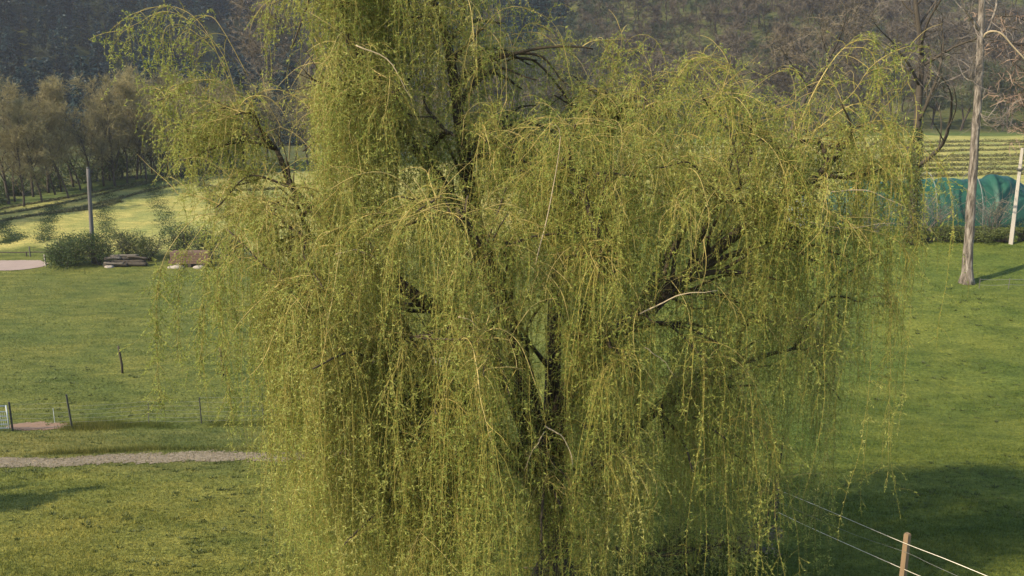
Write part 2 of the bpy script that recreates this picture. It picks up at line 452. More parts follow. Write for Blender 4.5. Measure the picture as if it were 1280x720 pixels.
def scatter_view(n, d0, d1, umax, rng, pw=2.0):
    t = rng.uniform(0, 1, n)
    d = (d0 ** (1 - pw) + t * (d1 ** (1 - pw) - d0 ** (1 - pw))) ** (1 / (1 - pw)) if pw != 1 else d0 * (d1 / d0) ** t
    return np.stack([rng.uniform(-umax, umax, n) * d, d], 1)
rg = R(11)
pts = scatter_view(420000, 9.5, 60, .72, rg, 1.9)
gxy = GXY.reshape(-1, 2)
keep = np.ones(len(pts), bool)
ctr = GXY.mean(axis=1)
near = np.interp(pts[:, 0], ctr[:, 0], ctr[:, 1]); hwx = np.interp(pts[:, 0], ctr[:, 0], np.abs(GXY[:, 0, 1] - GXY[:, -1, 1]) / 2)
on = (np.abs(pts[:, 1] - near) < hwx * rg.uniform(.3, 1.1, len(pts))) & (pts[:, 0] < ctr[-1, 0])
keep &= ~(on & (rg.uniform(0, 1, len(pts)) < .93))
sx = np.array([p[0] for p in dp]); keep &= ~((np.abs(pts[:, 1] - dp[1][1]) < .4) & (pts[:, 0] > sx.min()) & (pts[:, 0] < sx.max()) & (rg.uniform(0, 1, len(pts)) < .9))
pts = pts[keep]
clump = .5 + .5 * np.tanh(2 * noise2(pts[:, 0], pts[:, 1], 9))
hgt = (.018 + .035 * rg.uniform(0, 1, len(pts)) ** 2 + .03 * clump * rg.uniform(0, 1, len(pts))) * (1 + .018 * (pts[:, 1] - 10))
grass('lawn_grass', pts, hgt, .006 + .0006 * pts[:, 1], rg, 'short green and yellowish grass covering lawn and meadow')
# longer grass along the left fence line and beside the gravel
rg = R(12)
a_ = [ground(px, r)[:2] for px, r in ((85, 535), (150, 533), (220, 532), (300, 529), (420, 528))]
b_ = [ground(px, r)[:2] for px, r in ((20, 568), (120, 566), (200, 562), (300, 562), (420, 560))]
P = []
for ln, sd, n in ((a_, .28, 20000), (b_, .16, 6000)):
    q = spline(np.array(ln), 200); k = rg.integers(0, 200, n)
    P.append(q[k] + rg.normal(0, 1, (n, 2)) * [.15, sd])
pts = np.concatenate(P)
cl = np.clip(.6 + .5 * noise2(pts[:, 0], pts[:, 1], 6), .1, 1.3)
grass('tall_grass', pts, (.05 + .17 * rg.uniform(0, 1, len(pts)) ** 2) * cl, np.full(len(pts), .014), rg, 'longer dark grass tufts along the fence and gravel edge', .35)

rg = R(13); nC = 2600
cp = scatter_view(nC, 10.5, 44, .68, rg, 1.5); cp = cp[noise2(cp[:, 0], cp[:, 1], 5) + rg.normal(0, .8, nC) > .2]; nC = len(cp)
dl = np.abs(cp[:, 1] - np.interp(cp[:, 0], ctr[:, 0], ctr[:, 1])) > .5; cp = cp[dl]; nC = len(cp)
per = 16; ci = np.repeat(np.arange(nC), per); sz = rg.uniform(.025, .07, nC) * (1 + .02 * cp[:, 1])
th = rg.uniform(0, 6.28, nC * per); pr = cp[ci] + np.stack([np.cos(th), np.sin(th)], 1) * (sz[ci] * rg.uniform(0, .7, nC * per))[:, None]
B = np.concatenate([pr, hz(pr[:, 0], pr[:, 1])[:, None]], 1)
D = unit(np.stack([np.cos(th), np.sin(th), rg.uniform(.3, 1.6, nC * per)], 1))
mb = MB(); leaves(mb, B, D, sz[ci] * rg.uniform(.6, 1.3, nC * per), .010 + .0006 * cp[ci, 1], rg, np.clip(np.repeat(rg.uniform(0, .8, nC), per) + rg.normal(0, .12, nC * per), 0, 1))
tag(mb.build('lawn_weeds', M['weed_leaf']), 'small dark weeds and coarse tufts dotted through the lawn', 'weeds', kind='stuff')

# ------------------------------------------------------------------ WEEPING WILLOW
TD = 11.8
tb = at(693, 745, TD); tb[2] = float(hz(tb[0], tb[1]))
willow = empty('weeping_willow', tb, 'large weeping willow with yellow green hanging curtains, standing in the lawn', 'tree')
rg = R(77)
trunk_pts = [tb + [0, 0, -.15], tb + [0, 0, .25], at(692, 690, TD), at(690, 640, TD), at(686, 600, TD)]
tp = spline(trunk_pts, 14)
mb = MB(); tr_r = np.interp(np.linspace(0, 1, 14), [0, .12, .3, 1], [.40, .27, .22, .21]) * (1 + rg.normal(0, .03, 14))
tubes(mb, tp, tr_r[None], 14)
for k in range(7):                                        # root flares
    th = k / 7 * 6.28 + rg.normal(0, .2); dv = np.array([math.cos(th), math.sin(th), 0])
    q = spline([tb + [0, 0, .5] + dv * .2, tb + dv * .42 + [0, 0, .12], tb + dv * .8 + [0, 0, -.06]], 6)
    tubes(mb, q, np.linspace(.12, .04, 6)[None], 7)
mb.build('trunk', M['willow_bark'], willow, True, tb)

LIMBS = [  # (px, row, depth) ... , start radius
    ([(686, 625, 11.8), (668, 520, 11.8), (640, 410, 11.9), (600, 290, 12.0), (577, 170, 12.0), (560, 60, 12.0), (525, -50, 12.0)], .17),
    ([(690, 620, 11.8), (705, 500, 11.6), (760, 425, 11.4), (840, 362, 11.3), (920, 292, 11.3), (1000, 240, 11.4), (1060, 175, 11.5)], .15),
    ([(682, 620, 11.8), (640, 490, 11.6), (570, 405, 11.4), (505, 365, 11.2), (430, 300, 11.3), (366, 245, 11.4), (338, 190, 11.6)], .14),
    ([(688, 615, 11.8), (692, 460, 12.2), (700, 330, 12.6), (735, 220, 12.8), (790, 130, 12.8)], .14),
    ([(688, 620, 11.8), (725, 480, 12.8), (800, 380, 13.8), (880, 250, 14.2), (940, 170, 14.0)], .12),
    ([(625, 355, 11.95), (560, 240, 11.7), (490, 140, 11.6), (440, 40, 11.6), (400, -70, 11.6)], .10),
    ([(684, 600, 11.75), (655, 450, 10.9), (615, 330, 10.2), (575, 260, 9.9)], .11),
    ([(692, 600, 11.75), (720, 440, 10.8), (745, 330, 10.2), (720, 215, 10.3)], .10),
    ([(690, 640, 11.8), (790, 540, 11.9), (890, 470, 12.1), (985, 440, 12.4)], .10),
    ([(684, 630, 11.8), (610, 540, 12.5), (520, 430, 13.2), (450, 300, 13.6)], .10),
    ([(682, 615, 11.8), (600, 520, 11.0), (500, 470, 10.3), (430, 420, 10.1)], .09),
    ([(440, 305, 11.3), (395, 300, 11.0), (370, 250, 11.0), (361, 205, 11.0)], .045),
    ([(500, 162, 11.6), (455, 128, 11.2), (410, 100, 11.0), (380, 84, 10.9)], .03),
    ([(860, 345, 11.35), (875, 300, 11.1), (900, 250, 10.9), (930, 235, 10.8)], .05),
    ([(790, 405, 11.4), (830, 350, 11.9), (850, 300, 12.2), (880, 270, 12.4)], .05),
    ([(690, 660, 11.8), (780, 690, 11.4), (860, 695, 11.2), (960, 655, 11.3)], .04),
]
SK = []                                                    # skeleton points for attaching the finer branches
for pts_, r0 in LIMBS:
    q = spline([at(*p) for p in pts_], 26)
    q = q + np.cumsum(rg.normal(0, .012, q.shape), axis=0) * np.linspace(0, 1, 26)[:, None]
    rr = r0 * np.linspace(1, .16, 26) ** .85
    mb = MB(); tubes(mb, q, rr[None], 9)
    # short dark side branches
    n = 7; t = rg.uniform(.2, .95, n); p0, d0 = sample(np.repeat(q[None], n, 0), t)
    b = grow(p0, d0 + rg.normal(0, .7, (n, 3)) + [0, 0, .4], rg.uniform(.4, 1.3, n), 8, rg, wig=.25, up=.2)
    tubes(mb, b, np.outer(np.interp(t, [0, 1], [rr[0], rr[-1]]) * .45, np.linspace(1, .25, 8)), 5)
    mb.build('limb', M['willow_bark'], willow, True, tb)
    SK.append(np.concatenate([q, rr[:, None]], 1))
SK = np.concatenate(SK)

# fountains: (px, row, depth, arches, arch length, droop, strands, strand length, spread bias x)
FN = [
    # tall left column (runs out of the top of the picture)
    (455, -40, 11.6, 12, 1.0, 1.6, 340, 2.6), (480, -60, 11.9, 11, 1.4, 1.6, 300, 2.6), (428, 10, 11.5, 9, .5, 2.6, 260, 2.0), (455, 70, 11.2, 10, 1.0, 2.0, 300, 2.2),
    (545, 20, 12.0, 10, 1.2, 1.7, 260, 2.1), (445, 130, 11.1, 8, .45, 2.6, 200, 1.9), (500, 120, 11.0, 9, .9, 2.0, 240, 2.1),
    # top centre, thinner
    (600, 70, 12.0, 9, 1.2, 1.8, 150, 1.7), (655, 110, 12.6, 7, 1.1, 1.7, 60, 1.5), (570, 170, 11.0, 9, 1.0, 2.0, 220, 2.2), (640, 190, 11.2, 8, .9, 2.0, 170, 2.0),
    # right domes
    (760, 118, 12.4, 9, 1.1, 1.9, 210, 1.9), (830, 145, 11.6, 10, 1.0, 2.0, 260, 2.1), (885, 125, 11.2, 10, 1.2, 1.9, 260, 2.3), (940, 165, 11.6, 9, 1.1, 1.9, 240, 2.2),
    (705, 205, 10.4, 10, 1.2, 1.9, 300, 2.4), (790, 225, 10.3, 9, 1.0, 2.0, 240, 2.3), (860, 235, 10.2, 9, 1.1, 2.0, 250, 2.3),
    # far right
    (1000, 175, 11.4, 10, 1.2, 1.7, 260, 2.3), (1055, 170, 11.4, 11, 1.2, 1.7, 230, 2.2), (1085, 215, 11.2, 9, .9, 1.9, 130, 2.3), (960, 240, 10.8, 9, 1.0, 1.9, 220, 2.3),
    (1020, 270, 11.0, 8, 1.0, 1.8, 120, 2.6), (1060, 320, 11.2, 7, .8, 1.9, 140, 2.4), (1075, 380, 11.2, 5, .5, 2.0, 100, 2.3), (990, 350, 11.0, 7, .9, 1.9, 90, 2.6), (930, 380, 11.2, 7, .9, 1.9, 120, 2.6),
    (690, 120, 12.3, 6, .9, 1.8, 80, 1.3), (735, 130, 12.6, 7, .9, 1.8, 130, 1.5), (625, 30, 12.4, 7, 1.0, 1.6, 130, 1.6), (575, -10, 12.2, 8, 1.1, 1.6, 180, 1.8),
    (670, 75, 12.5, 6, .9, 1.8, 90, 1.1), (715, 95, 12.8, 6, .9, 1.8, 100, 1.2), (375, -20, 11.6, 6, .5, 2.4, 170, 1.3), (655, 185, 11.6, 9, .9, 1.9, 230, 1.7), (690, 215, 12.6, 8, 1.0, 1.8, 220, 1.9), (610, 200, 12.8, 8, 1.0, 1.8, 200, 1.9), (640, 150, 12.9, 7, 1.0, 1.8, 150, 1.6),
    # left shoulder
    (322, 172, 11.7, 10, .7, 2.1, 230, 1.4), (283, 172, 11.6, 9, .7, 1.9, 190, .9), (255, 140, 11.7, 6, .6, 2.0, 80, .6), (345, 225, 11.2, 9, .7, 2.0, 190, 2.1), (325, 250, 11.0, 8, .5, 2.2, 150, 1.4),
    # middle layer
    (430, 255, 10.6, 9, 1.0, 1.9, 240, 2.5), (375, 300, 10.4, 9, .9, 1.9, 230, 2.6), (330, 335, 10.5, 8, .6, 2.0, 230, 2.2), (325, 315, 10.9, 7, .4, 2.2, 130, 2.1), (375, 400, 10.3, 7, .5, 2.2, 200, 2.4), (500, 285, 10.0, 9, 1.0, 1.9, 260, 2.6), (570, 275, 9.8, 9, 1.0, 1.9, 260, 2.6),
    (625, 300, 9.9, 9, .9, 1.9, 200, 1.7), (740, 330, 9.9, 9, .9, 1.9, 260, 2.8), (800, 340, 10.2, 8, .9, 1.9, 210, 2.6), (870, 370, 10.6, 8, .9, 1.9, 170, 2.6),
    # back layer
    (450, 240, 13.4, 8, 1.2, 1.8, 200, 2.6), (560, 230, 13.8, 8, 1.2, 1.8, 200, 2.8), (680, 260, 14.2, 8, 1.3, 1.8, 200, 3.0), (800, 230, 14.2, 8, 1.3, 1.8, 200, 3.0), (900, 230, 14.0, 8, 1.2, 1.8, 190, 3.0), (980, 260, 13.4, 7, 1.1, 1.8, 120, 3.0),
    (740, 400, 14.0, 8, 1.3, 1.8, 180, 2.8), (560, 400, 13.4, 8, 1.2, 1.8, 200, 2.8),
    # low curtains to the ground
    (430, 410, 10.1, 9, 1.0, 1.9, 380, 3.3), (490, 430, 9.8, 9, .9, 1.9, 420, 3.3), (550, 420, 9.6, 9, 1.0, 1.9, 420, 3.3), (600, 440, 9.7, 8, .6, 2.2, 160, 2.3), (400, 470, 10.2, 8, .7, 2.0, 330, 3.0),
    (520, 540, 9.6, 8, .8, 2.0, 420, 2.2), (640, 600, 9.9, 7, .5, 2.2, 260, 1.7), (690, 610, 9.6, 6, .4, 2.4, 200, 1.6), (575, 560, 9.8, 7, .5, 2.2, 300, 2.0), (440, 550, 9.9, 7, .7, 2.0, 380, 2.2), (600, 620, 9.4, 7, .6, 2.2, 260, 1.4), (470, 620, 9.6, 7, .7, 2.0, 300, 1.5),
    (755, 440, 9.6, 8, .5, 2.2, 270, 2.7), (800, 470, 10.4, 7, .8, 1.9, 150, 2.5), (870, 480, 11.0, 7, .9, 1.9, 120, 2.4), (950, 480, 11.8, 7, 1.0, 1.8, 90, 2.2), (830, 560, 10.4, 7, .8, 1.9, 130, 1.8), (760, 570, 9.8, 7, .7, 2.0, 170, 1.6),
    (985, 545, 11.6, 6, .5, 2.2, 130, 1.9), (830, 480, 12.8, 7, 1.1, 1.8, 170, 2.6), (930, 470, 13.2, 7, 1.1, 1.8, 130, 2.9), (900, 430, 10.7, 7, .8, 1.9, 170, 2.6), (960, 400, 11.0, 7, .7, 2.0, 90, 2.6), (700, 640, 9.3, 6, .5, 2.2, 160, 1.2), (1010, 440, 12.6, 7, .8, 1.9, 130, 2.6),
]
NL = 0
def strands_and_leaves(mbL, mbT, p0, d0, L, rng, lean, leafiness=1.0, g=4.5, tone=.5, bare=.12, side=4.6, gaps=True):
    global NL
    n = len(p0); k = 13
    S = grow(p0, d0, L, k, rng, g=g, wig=.30, drift=lean)
    if gaps:
        ok = ~in_gap(S, rng); S = S[ok]; L = np.broadcast_to(L, (n,))[ok]; n = len(S)
        if n == 0: return
    # stay above the ground
    zmin = hz(S[:, :, 0], S[:, :, 1]) + .06
    S[:, :, 2] = np.maximum(S[:, :, 2], zmin)
    rr = np.outer(rng.uniform(.0022, .0040, n), np.linspace(1, .45, k))
    tn = np.clip(tone + rng.normal(0, .12, n), 0, 1)
    tubes(mbT, S, rr, 3, a=np.clip(rng.normal(.5, .25, n), 0, 1), cap=False, m=1)
    put_leaves(mbL, S, L, np.maximum((L * 22 * leafiness).astype(int), 2), bare, tn, rng)
    # short side shoots: outwards, then drooping
    if side > 0:
        ns_ = np.maximum((L * side).astype(int), 0); si = np.repeat(np.arange(n), ns_)
        if len(si):
            q0, qd = sample(S[si], rng.uniform(bare * .6, .97, len(si)))
            Ls = rng.uniform(.06, .34, len(si)) ** 1.0
            S2 = grow(q0, qd * .5 + rng.normal(0, .8, (len(si), 3)) + [0, 0, .1], Ls, 5, rng, g=3.5, wig=.5)
            tubes(mbT, S2, np.broadcast_to(np.linspace(.0022, .0012, 5), (len(si), 5)), 3, a=.5, cap=False, m=1)
            put_leaves(mbL, S2, Ls, np.maximum((Ls * 44 * leafiness).astype(int), 3), .05, tn[si], rng)

def put_leaves(mbL, S, L, m, bare, tn, rng):
    global NL
    n, k, _ = S.shape
    idx = np.repeat(np.arange(n), m)
    t = bare + (1 - bare) * rng.uniform(0, 1, len(idx)) ** .9
    sf = np.clip(t, 0, .9999) * (k - 1); i = sf.astype(int); w = (sf - i)[:, None]
    a = S[idx, i]; b = S[idx, i + 1]; P = a * (1 - w) + b * w; T = unit(b - a)
    D = unit(T * .55 + rng.normal(0, .6, P.shape) + [0, 0, .05])
    ln = rng.uniform(.024, .054, len(idx)) * np.interp(t, [0, .9, 1], [1.05, .95, .65])
    leaves(mbL, P, D, ln, ln * rng.uniform(.22, .32, len(idx)), rng, np.clip(tn[idx] + rng.normal(0, .09, len(idx)), 0, 1))
    NL += len(idx)

def proj(P):
    y, z = P[..., 1], P[..., 2] - CZ
    fw = y * CP - z * SP; upv = y * SP + z * CP
    return 640 + P[..., 0] / fw * F, 360 - upv / fw * F
# openings in the crown where limbs, trunk and the land behind show: x0, x1, row0, row1, nearer than, share of withes missing
GAPS = [(345, 388, 40, 205, 99, .9), (645, 705, 430, 640, 11.8, .60), (640, 745, 55, 140, 99, .2), (525, 640, -40, 130, 99, .42), (195, 298, 222, 335, 99, .5), (500, 540, 338, 390, 11.2, .65),
        (752, 800, 385, 435, 11.4, .6), (800, 845, 352, 395, 11.4, .6), (842, 890, 320, 365, 11.4, .6), (880, 930, 282, 330, 11.4, .6), (560, 598, 165, 255, 11.9, .45),
        (830, 1010, 480, 650, 99, .10), (1060, 1170, 330, 620, 99, .25), (280, 352, 560, 720, 99, .45), (300, 385, 235, 320, 99, .35), (540, 640, 395, 470, 10.5, .25), (880, 960, 340, 430, 99, .1)]
def in_gap(S, rng):
    X, Y = proj(S); bad = np.zeros(len(S), bool)
    for x0, x1, r0, r1, dm, pr in GAPS:
        bad |= ((X > x0) & (X < x1) & (Y > r0) & (Y < r1) & (S[..., 1] < dm)).any(1) & (rng.uniform(0, 1, len(S)) < pr)
    return bad

def attach(o):
    """nearest skeleton point below the fountain"""
    dd = np.linalg.norm(SK[:, :3] - o, axis=1) + np.maximum(SK[:, 2] - o[2] + .1, 0) * 3
    i = int(np.argmin(dd)); return SK[i, :3], SK[i, 3]

for fi, (px, row, d, na, al, dr, ns, sl) in enumerate(FN):
    rng = R(1000 + fi)
    o = at(px, row, d)
    mbL, mbT = MB(), MB()
    c = empty('bough', o, None, None) if False else None
    a0, ar = attach(o)
    # the branch that carries this fountain
    brs = []; mbB = MB()
    for kk in range(3):
        oo = o + (rng.normal(0, 1, 3) * [.42, .42, .30] if kk else 0)
        st_ = a0 if kk == 0 else brs[0][rng.integers(3, 8)]
        mid = (st_ + oo) / 2 + np.array([0, 0, .12 * np.linalg.norm(oo - st_)]) + rng.normal(0, .08, 3)
        q = spline([st_, mid, oo], 12) + np.cumsum(rng.normal(0, .010, (12, 3)), axis=0) * np.linspace(0, 1, 12)[:, None]
        brs.append(q); r_ = (min(ar * .7, .05) + .006) * (1 if kk == 0 else .5)
        tubes(mbB, q[None], np.linspace(r_, .010, 12)[None], 6)
    brs = np.array(brs)
    # golden arching branchlets
    out = np.array([o[0] - tb[0], o[1] - tb[1], 0]); out = out / (np.linalg.norm(out) + .5)
    th = rng.uniform(0, 6.28, na) + fi
    D0 = np.stack([np.cos(th), np.sin(th), rng.uniform(.35, 1.5, na)], 1) + out * .55
    P0, _ = sample(brs[rng.integers(0, 3, na)], rng.uniform(.35, 1, na))
    AL = al * rng.uniform(.45, 1.5, na); D0[:, 2] += rng.normal(0, .35, na)
    A = grow(P0, D0, AL, 16, rng, g=dr * rng.uniform(.6, 1.3, na), wig=.30)
    tubes(mbT, A, np.outer(rng.uniform(.0035, .0075, na), np.linspace(1, .35, 16)), 4, a=rng.uniform(.35, 1, na), cap=False)
    # withes hanging from the arches
    ns = int(ns * (.52 if px < 930 else .42)); ai = rng.integers(0, na, ns); t = rng.uniform(.05, 1, ns) ** .8
    p0, d0 = sample(A[ai], t)
    bsel = rng.uniform(0, 1, ns) < .28
    pb, db = sample(brs[rng.integers(0, 3, ns)], rng.uniform(.15, 1, ns))
    p0 = np.where(bsel[:, None], pb, p0) + rng.normal(0, .03, p0.shape); d0 = np.where(bsel[:, None], db, d0)
    lean = np.array([rng.normal(-.02, .10), rng.normal(0, .08), 0]) + np.zeros((ns, 3)) + rng.normal(0, .10, (ns, 3)) * [1, 1, 0]
    L = sl * np.clip(rng.gamma(2.6, .29, ns), .12, 1.45) * (1 if row > 260 else .78)
    tone = float(np.clip(rng.normal(.46, .19), .12, .9))
    strands_and_leaves(mbL, mbT, p0, d0 * rng.uniform(.4, 1, (ns, 1)) + rng.normal(0, .5, (ns, 3)), L, rng, lean, 1.0, 5.0, tone, side=4.6 if row > 260 else 6.5)
    # short leafy side shoots right on the arches and a few upright new shoots
    n2 = na * 9
    ai = rng.integers(0, na, n2); p0, d0 = sample(A[ai], rng.uniform(.1, 1, n2))
    strands_and_leaves(mbL, mbT, p0, d0 + rng.normal(0, .8, (n2, 3)) + [0, 0, .2], rng.uniform(.12, .5, n2), rng, np.zeros((n2, 3)), 1.1, 3.0, tone, .05)
    n3 = na * 2
    ai = rng.integers(0, na, n3); p0, d0 = sample(A[ai], rng.uniform(.05, 1, n3))
    tubes(mbT, grow(p0, d0 * .8 + rng.normal(0, .7, (n3, 3)) + [0, 0, .3], rng.uniform(.2, .9, n3), 9, rng, g=rng.uniform(.8, 3, n3), wig=.35), np.broadcast_to(np.linspace(.0042, .0016, 9), (n3, 9)), 3, a=rng.uniform(.4, 1, n3), cap=False)
    cur = mbL.build('foliage_curtain', M['willow_leaf'], willow, False, tb)
    tw = mbT.build('golden_twigs', [M['willow_twig'], M['withe']], cur, True)
    for v in (tw.data,):
        co = np.empty(len(v.vertices) * 3, np.float32); v.vertices.foreach_get('co', co)
        co = co.reshape(-1, 3) - tb.astype(np.float32); v.vertices.foreach_set('co', co.ravel())
    mbB.build('branch', M['willow_bark'], willow, True, tb)

def special_bough(paths, r0, ns, sl, seed, leafiness=1.0, g=5.0, tone=.45, tmin=.2, twl=.5, bare=.15, r0f=1.0):
    """a traced bough (list of (px,row,depth)) with withes hanging from it"""
    rng = R(seed); mbL, mbT = MB(), MB()
    for pts_ in paths:
        q = spline([at(*p) for p in pts_], 24)
        tubes(mbT, q[None], np.linspace(r0 * .75, r0 * .25, 24)[None], 5, a=.8)
        t = rng.uniform(tmin, 1, ns); p0, d0 = sample(np.repeat(q[None], ns, 0), t)
        L = sl * rng.uniform(.35, 1.25, ns)
        strands_and_leaves(mbL, mbT, p0, d0 * .5 + rng.normal(0, .4, (ns, 3)), L, rng, np.zeros((ns, 3)), leafiness, g, tone, bare, gaps=False)
        n2 = int(ns * (.5 if bare > .3 else 1)); p0, d0 = sample(np.repeat(q[None], n2, 0), rng.uniform(tmin, 1, n2))
        strands_and_leaves(mbL, mbT, p0, d0 + rng.normal(0, .7, (n2, 3)), twl * rng.uniform(.2, 1, n2), rng, np.zeros((n2, 3)), leafiness * 1.2, 3, tone, .05, gaps=False)
    n3 = na * 2
    ai = rng.integers(0, na, n3); p0, d0 = sample(A[ai], rng.uniform(.05, 1, n3))
    tubes(mbT, grow(p0, d0 * .8 + rng.normal(0, .7, (n3, 3)) + [0, 0, .3], rng.uniform(.2, .9, n3), 9, rng, g=rng.uniform(.8, 3, n3), wig=.35), np.broadcast_to(np.linspace(.0042, .0016, 9), (n3, 9)), 3, a=rng.uniform(.4, 1, n3), cap=False)
    cur = mbL.build('foliage_curtain', M['willow_leaf'], willow, False, tb)
    tw = mbT.build('golden_twigs', [M['willow_twig'], M['withe']], cur, True)
    co = np.empty(len(tw.data.vertices) * 3, np.float32); tw.data.vertices.foreach_get('co', co)
    tw.data.vertices.foreach_set('co', (co.reshape(-1, 3) - tb.astype(np.float32)).ravel())

# thin arching boughs of the top left
special_bough([[(310, 160, 11.7), (280, 80, 11.6), (240, 38, 11.5), (210, 32, 11.4), (200, 60, 11.4)]], .0065, 14, .7, 501, 1.5, bare=.5)
special_bough([[(300, 140, 11.7), (275, 62, 11.6), (215, 15, 11.5), (170, 30, 11.4), (150, 42, 11.35)]], .0065, 18, .75, 502, 1.5, bare=.5)
special_bough([[(290, 110, 11.7), (255, 35, 11.7), (215, 8, 11.7), (165, 18, 11.6), (136, 40, 11.6)]], .0065, 12, .55, 503, 1.5, bare=.5)
special_bough([[(310, 95, 11.7), (280, 40, 11.6), (262, 20, 11.6), (240, 30, 11.6), (235, 60, 11.6)]], .0065, 8, .5, 504, 1.5, bare=.5)
special_bough([[(300, 120, 11.6), (265, 100, 11.5), (220, 110, 11.4), (195, 150, 11.3)]], .010, 34, .55, 505)
special_bough([[(300, 150, 11.6), (250, 140, 11.5), (225, 160, 11.4), (215, 190, 11.4)]], .010, 26, .5, 506)
special_bough([[(300, 190, 11.4), (255, 175, 11.2), (236, 190, 11.1), (234, 210, 11.1)]], .007, 16, .45, 507)
# long single withes of the left side
special_bough([[(310, 270, 11.0), (250, 270, 10.9), (212, 310, 10.8), (198, 345, 10.8)]], .009, 3, .5, 508)
special_bough([[(212, 310, 10.8), (199, 350, 10.8), (196, 420, 10.8), (199, 505, 10.8)]], .004, 44, .24, 509, 1.7)
special_bough([[(255, 280, 10.8), (226, 330, 10.8), (223, 390, 10.8), (222, 446, 10.8)]], .004, 30, .22, 510, 1.6)
special_bough([[(275, 300, 10.7), (256, 340, 10.6), (253, 400, 10.6), (250, 470, 10.6)]], .004, 40, .3, 511, 1.5)
special_bough([[(300, 310, 10.6), (275, 360, 10.5), (280, 430, 10.5), (290, 520, 10.5)]], .004, 40, .42, 512, 1.4)
# sparse high shoot and outer veil of the right side
special_bough([[(985, 190, 11.5), (1020, 110, 11.4), (1055, 60, 11.4), (1090, 50, 11.4), (1118, 75, 11.4)]], .012, 16, .55, 513)
special_bough([[(1055, 60, 11.4), (1085, 62, 11.4), (1100, 90, 11.4), (1098, 120, 11.4)]], .007, 16, .35, 514)
special_bough([[(1060, 240, 11.2), (1105, 210, 11.1), (1135, 250, 11.0), (1148, 300, 11.0)]], .010, 22, .9, 515, .6)
special_bough([[(1000, 300, 11.1), (1060, 285, 11.0), (1120, 300, 10.9), (1140, 330, 10.9)]], .010, 24, 1.5, 516, .6)
special_bough([[(1040, 300, 11.0), (1090, 300, 11.0), (1112, 380, 11.0), (1110, 590, 11.0)]], .005, 34, .55, 517)
special_bough([[(1010, 170, 11.4), (1070, 130, 11.2), (1110, 160, 11.1), (1130, 230, 11.0)]], .010, 22, 1.0, 518, .5)
special_bough([[(640, 60, 12.2), (660, 30, 12.2), (690, 40, 12.2), (700, 70, 12.2)]], .008, 8, .5, 519)
special_bough([[(560, 90, 12), (520, 30, 12), (545, 10, 12), (570, 60, 12)]], .008, 20, .8, 520)
special_bough([[(800, 150, 12.2), (815, 100, 12.2), (800, 62, 12.2), (775, 66, 12.1)]], .007, 12, .5, 521)
special_bough([[(940, 130, 11.3), (905, 85, 11.2), (870, 72, 11.2), (845, 100, 11.2)]], .010, 26, .6, 522)

# pale broken branches hanging in the crown
def dead(pts_, r):
    mb = MB(); q = spline([at(*p) for p in pts_], 12)
    q = q + np.cumsum(rg.normal(0, .006, q.shape), axis=0); r *= .68; tubes(mb, q[None], np.linspace(r, r * .4, 12)[None], 6)
    b = mb.build('dead_branch', M['dead_wood'], willow, True, tb); b['label'] = 'bare pale broken branch'
dead([(445, 57, 10.6), (480, 72, 10.6), (500, 100, 10.6), (513, 122, 10.6)], .014)
dead([(680, 533, 9.3), (705, 548, 9.25), (718, 585, 9.2)], .013)
dead([(680, 540, 9.3), (668, 560, 9.3), (655, 588, 9.3)], .011)
dead([(572, 395, 9.3), (590, 400, 9.3), (602, 412, 9.3)], .010)
dead([(800, 392, 9.6), (850, 366, 9.6), (895, 361, 9.6)], .014)
dead([(420, 318, 9.8), (440, 314, 9.8), (470, 325, 9.8)], .011)
dead([(805, 435, 9.6), (830, 452, 9.6), (846, 470, 9.6)], .009)
dead([(1040, 240, 10.4), (1080, 238, 10.4), (1110, 250, 10.4), (1134, 262, 10.4)], .012)
dead([(1012, 277, 10.6), (1060, 286, 10.6), (1110, 282, 10.6), (1130, 285, 10.6)], .009)
dead([(670, 330, 9.6), (690, 250, 9.7), (705, 165, 9.9), (690, 152, 9.9)], .010)

# ------------------------------------------------------------------ BARE TREES
def skeleton(rng, H, r0, n1, spread=.8, lean=(0, 0), fork=.35, wig=.10, up=.15, n2=9, n3=6, l1=.5, k=12, trunk=None):
    """trunk, limbs, branches, twiglets as batches (P, R)"""
    tr = grow(np.zeros((1, 3)), np.array([[lean[0], lean[1], 1.]]), [H * .92], 18, rng, wig=wig * .5, up=.05)
    if trunk is not None: tr = trunk[None]
    out = [(tr, r0 * np.linspace(1, .10, 18)[None] ** .9)]
    t = np.sort(rng.uniform(fork, .98, n1)); p, d = sample(np.repeat(tr, n1, 0), t)
    th = np.arange(n1) * 2.4 + rng.normal(0, .4, n1)
    D = d * rng.uniform(.4, .9, (n1, 1)) + np.stack([np.cos(th), np.sin(th), 0 * th], 1) * spread
    L = H * l1 * (1.15 - .75 * (t - fork) / (1 - fork)) * rng.uniform(.7, 1.15, n1)
    b1 = grow(p, D, L, k, rng, up=up, wig=wig)
    rb = r0 * (1 - .85 * t) * .55
    out.append((b1, np.outer(rb, np.linspace(1, .15, k))))
    m = n1 * n2; i = np.repeat(np.arange(n1), n2); t2 = rng.uniform(.15, 1, m)
    p, d = sample(b1[i], t2)
    b2 = grow(p, d * .8 + rng.normal(0, .55, (m, 3)), L[i] * rng.uniform(.25, .55, m) * (1.2 - .6 * t2), 8, rng, up=up, wig=wig * 1.3)
    out.append((b2, np.outer(rb[i] * (1 - .8 * t2) * .5, np.linspace(1, .25, 8))))
    m3 = m * n3; i = rng.integers(0, m, m3); t3 = rng.uniform(.1, 1, m3)
    p, d = sample(b2[i], t3)
    L3 = H * rng.uniform(.03, .10, m3)
    b3 = grow(p, d * .8 + rng.normal(0, .6, (m3, 3)), L3, 5, rng, up=up * .5, wig=wig * 1.5)
    out.append((b3, None))
    return out

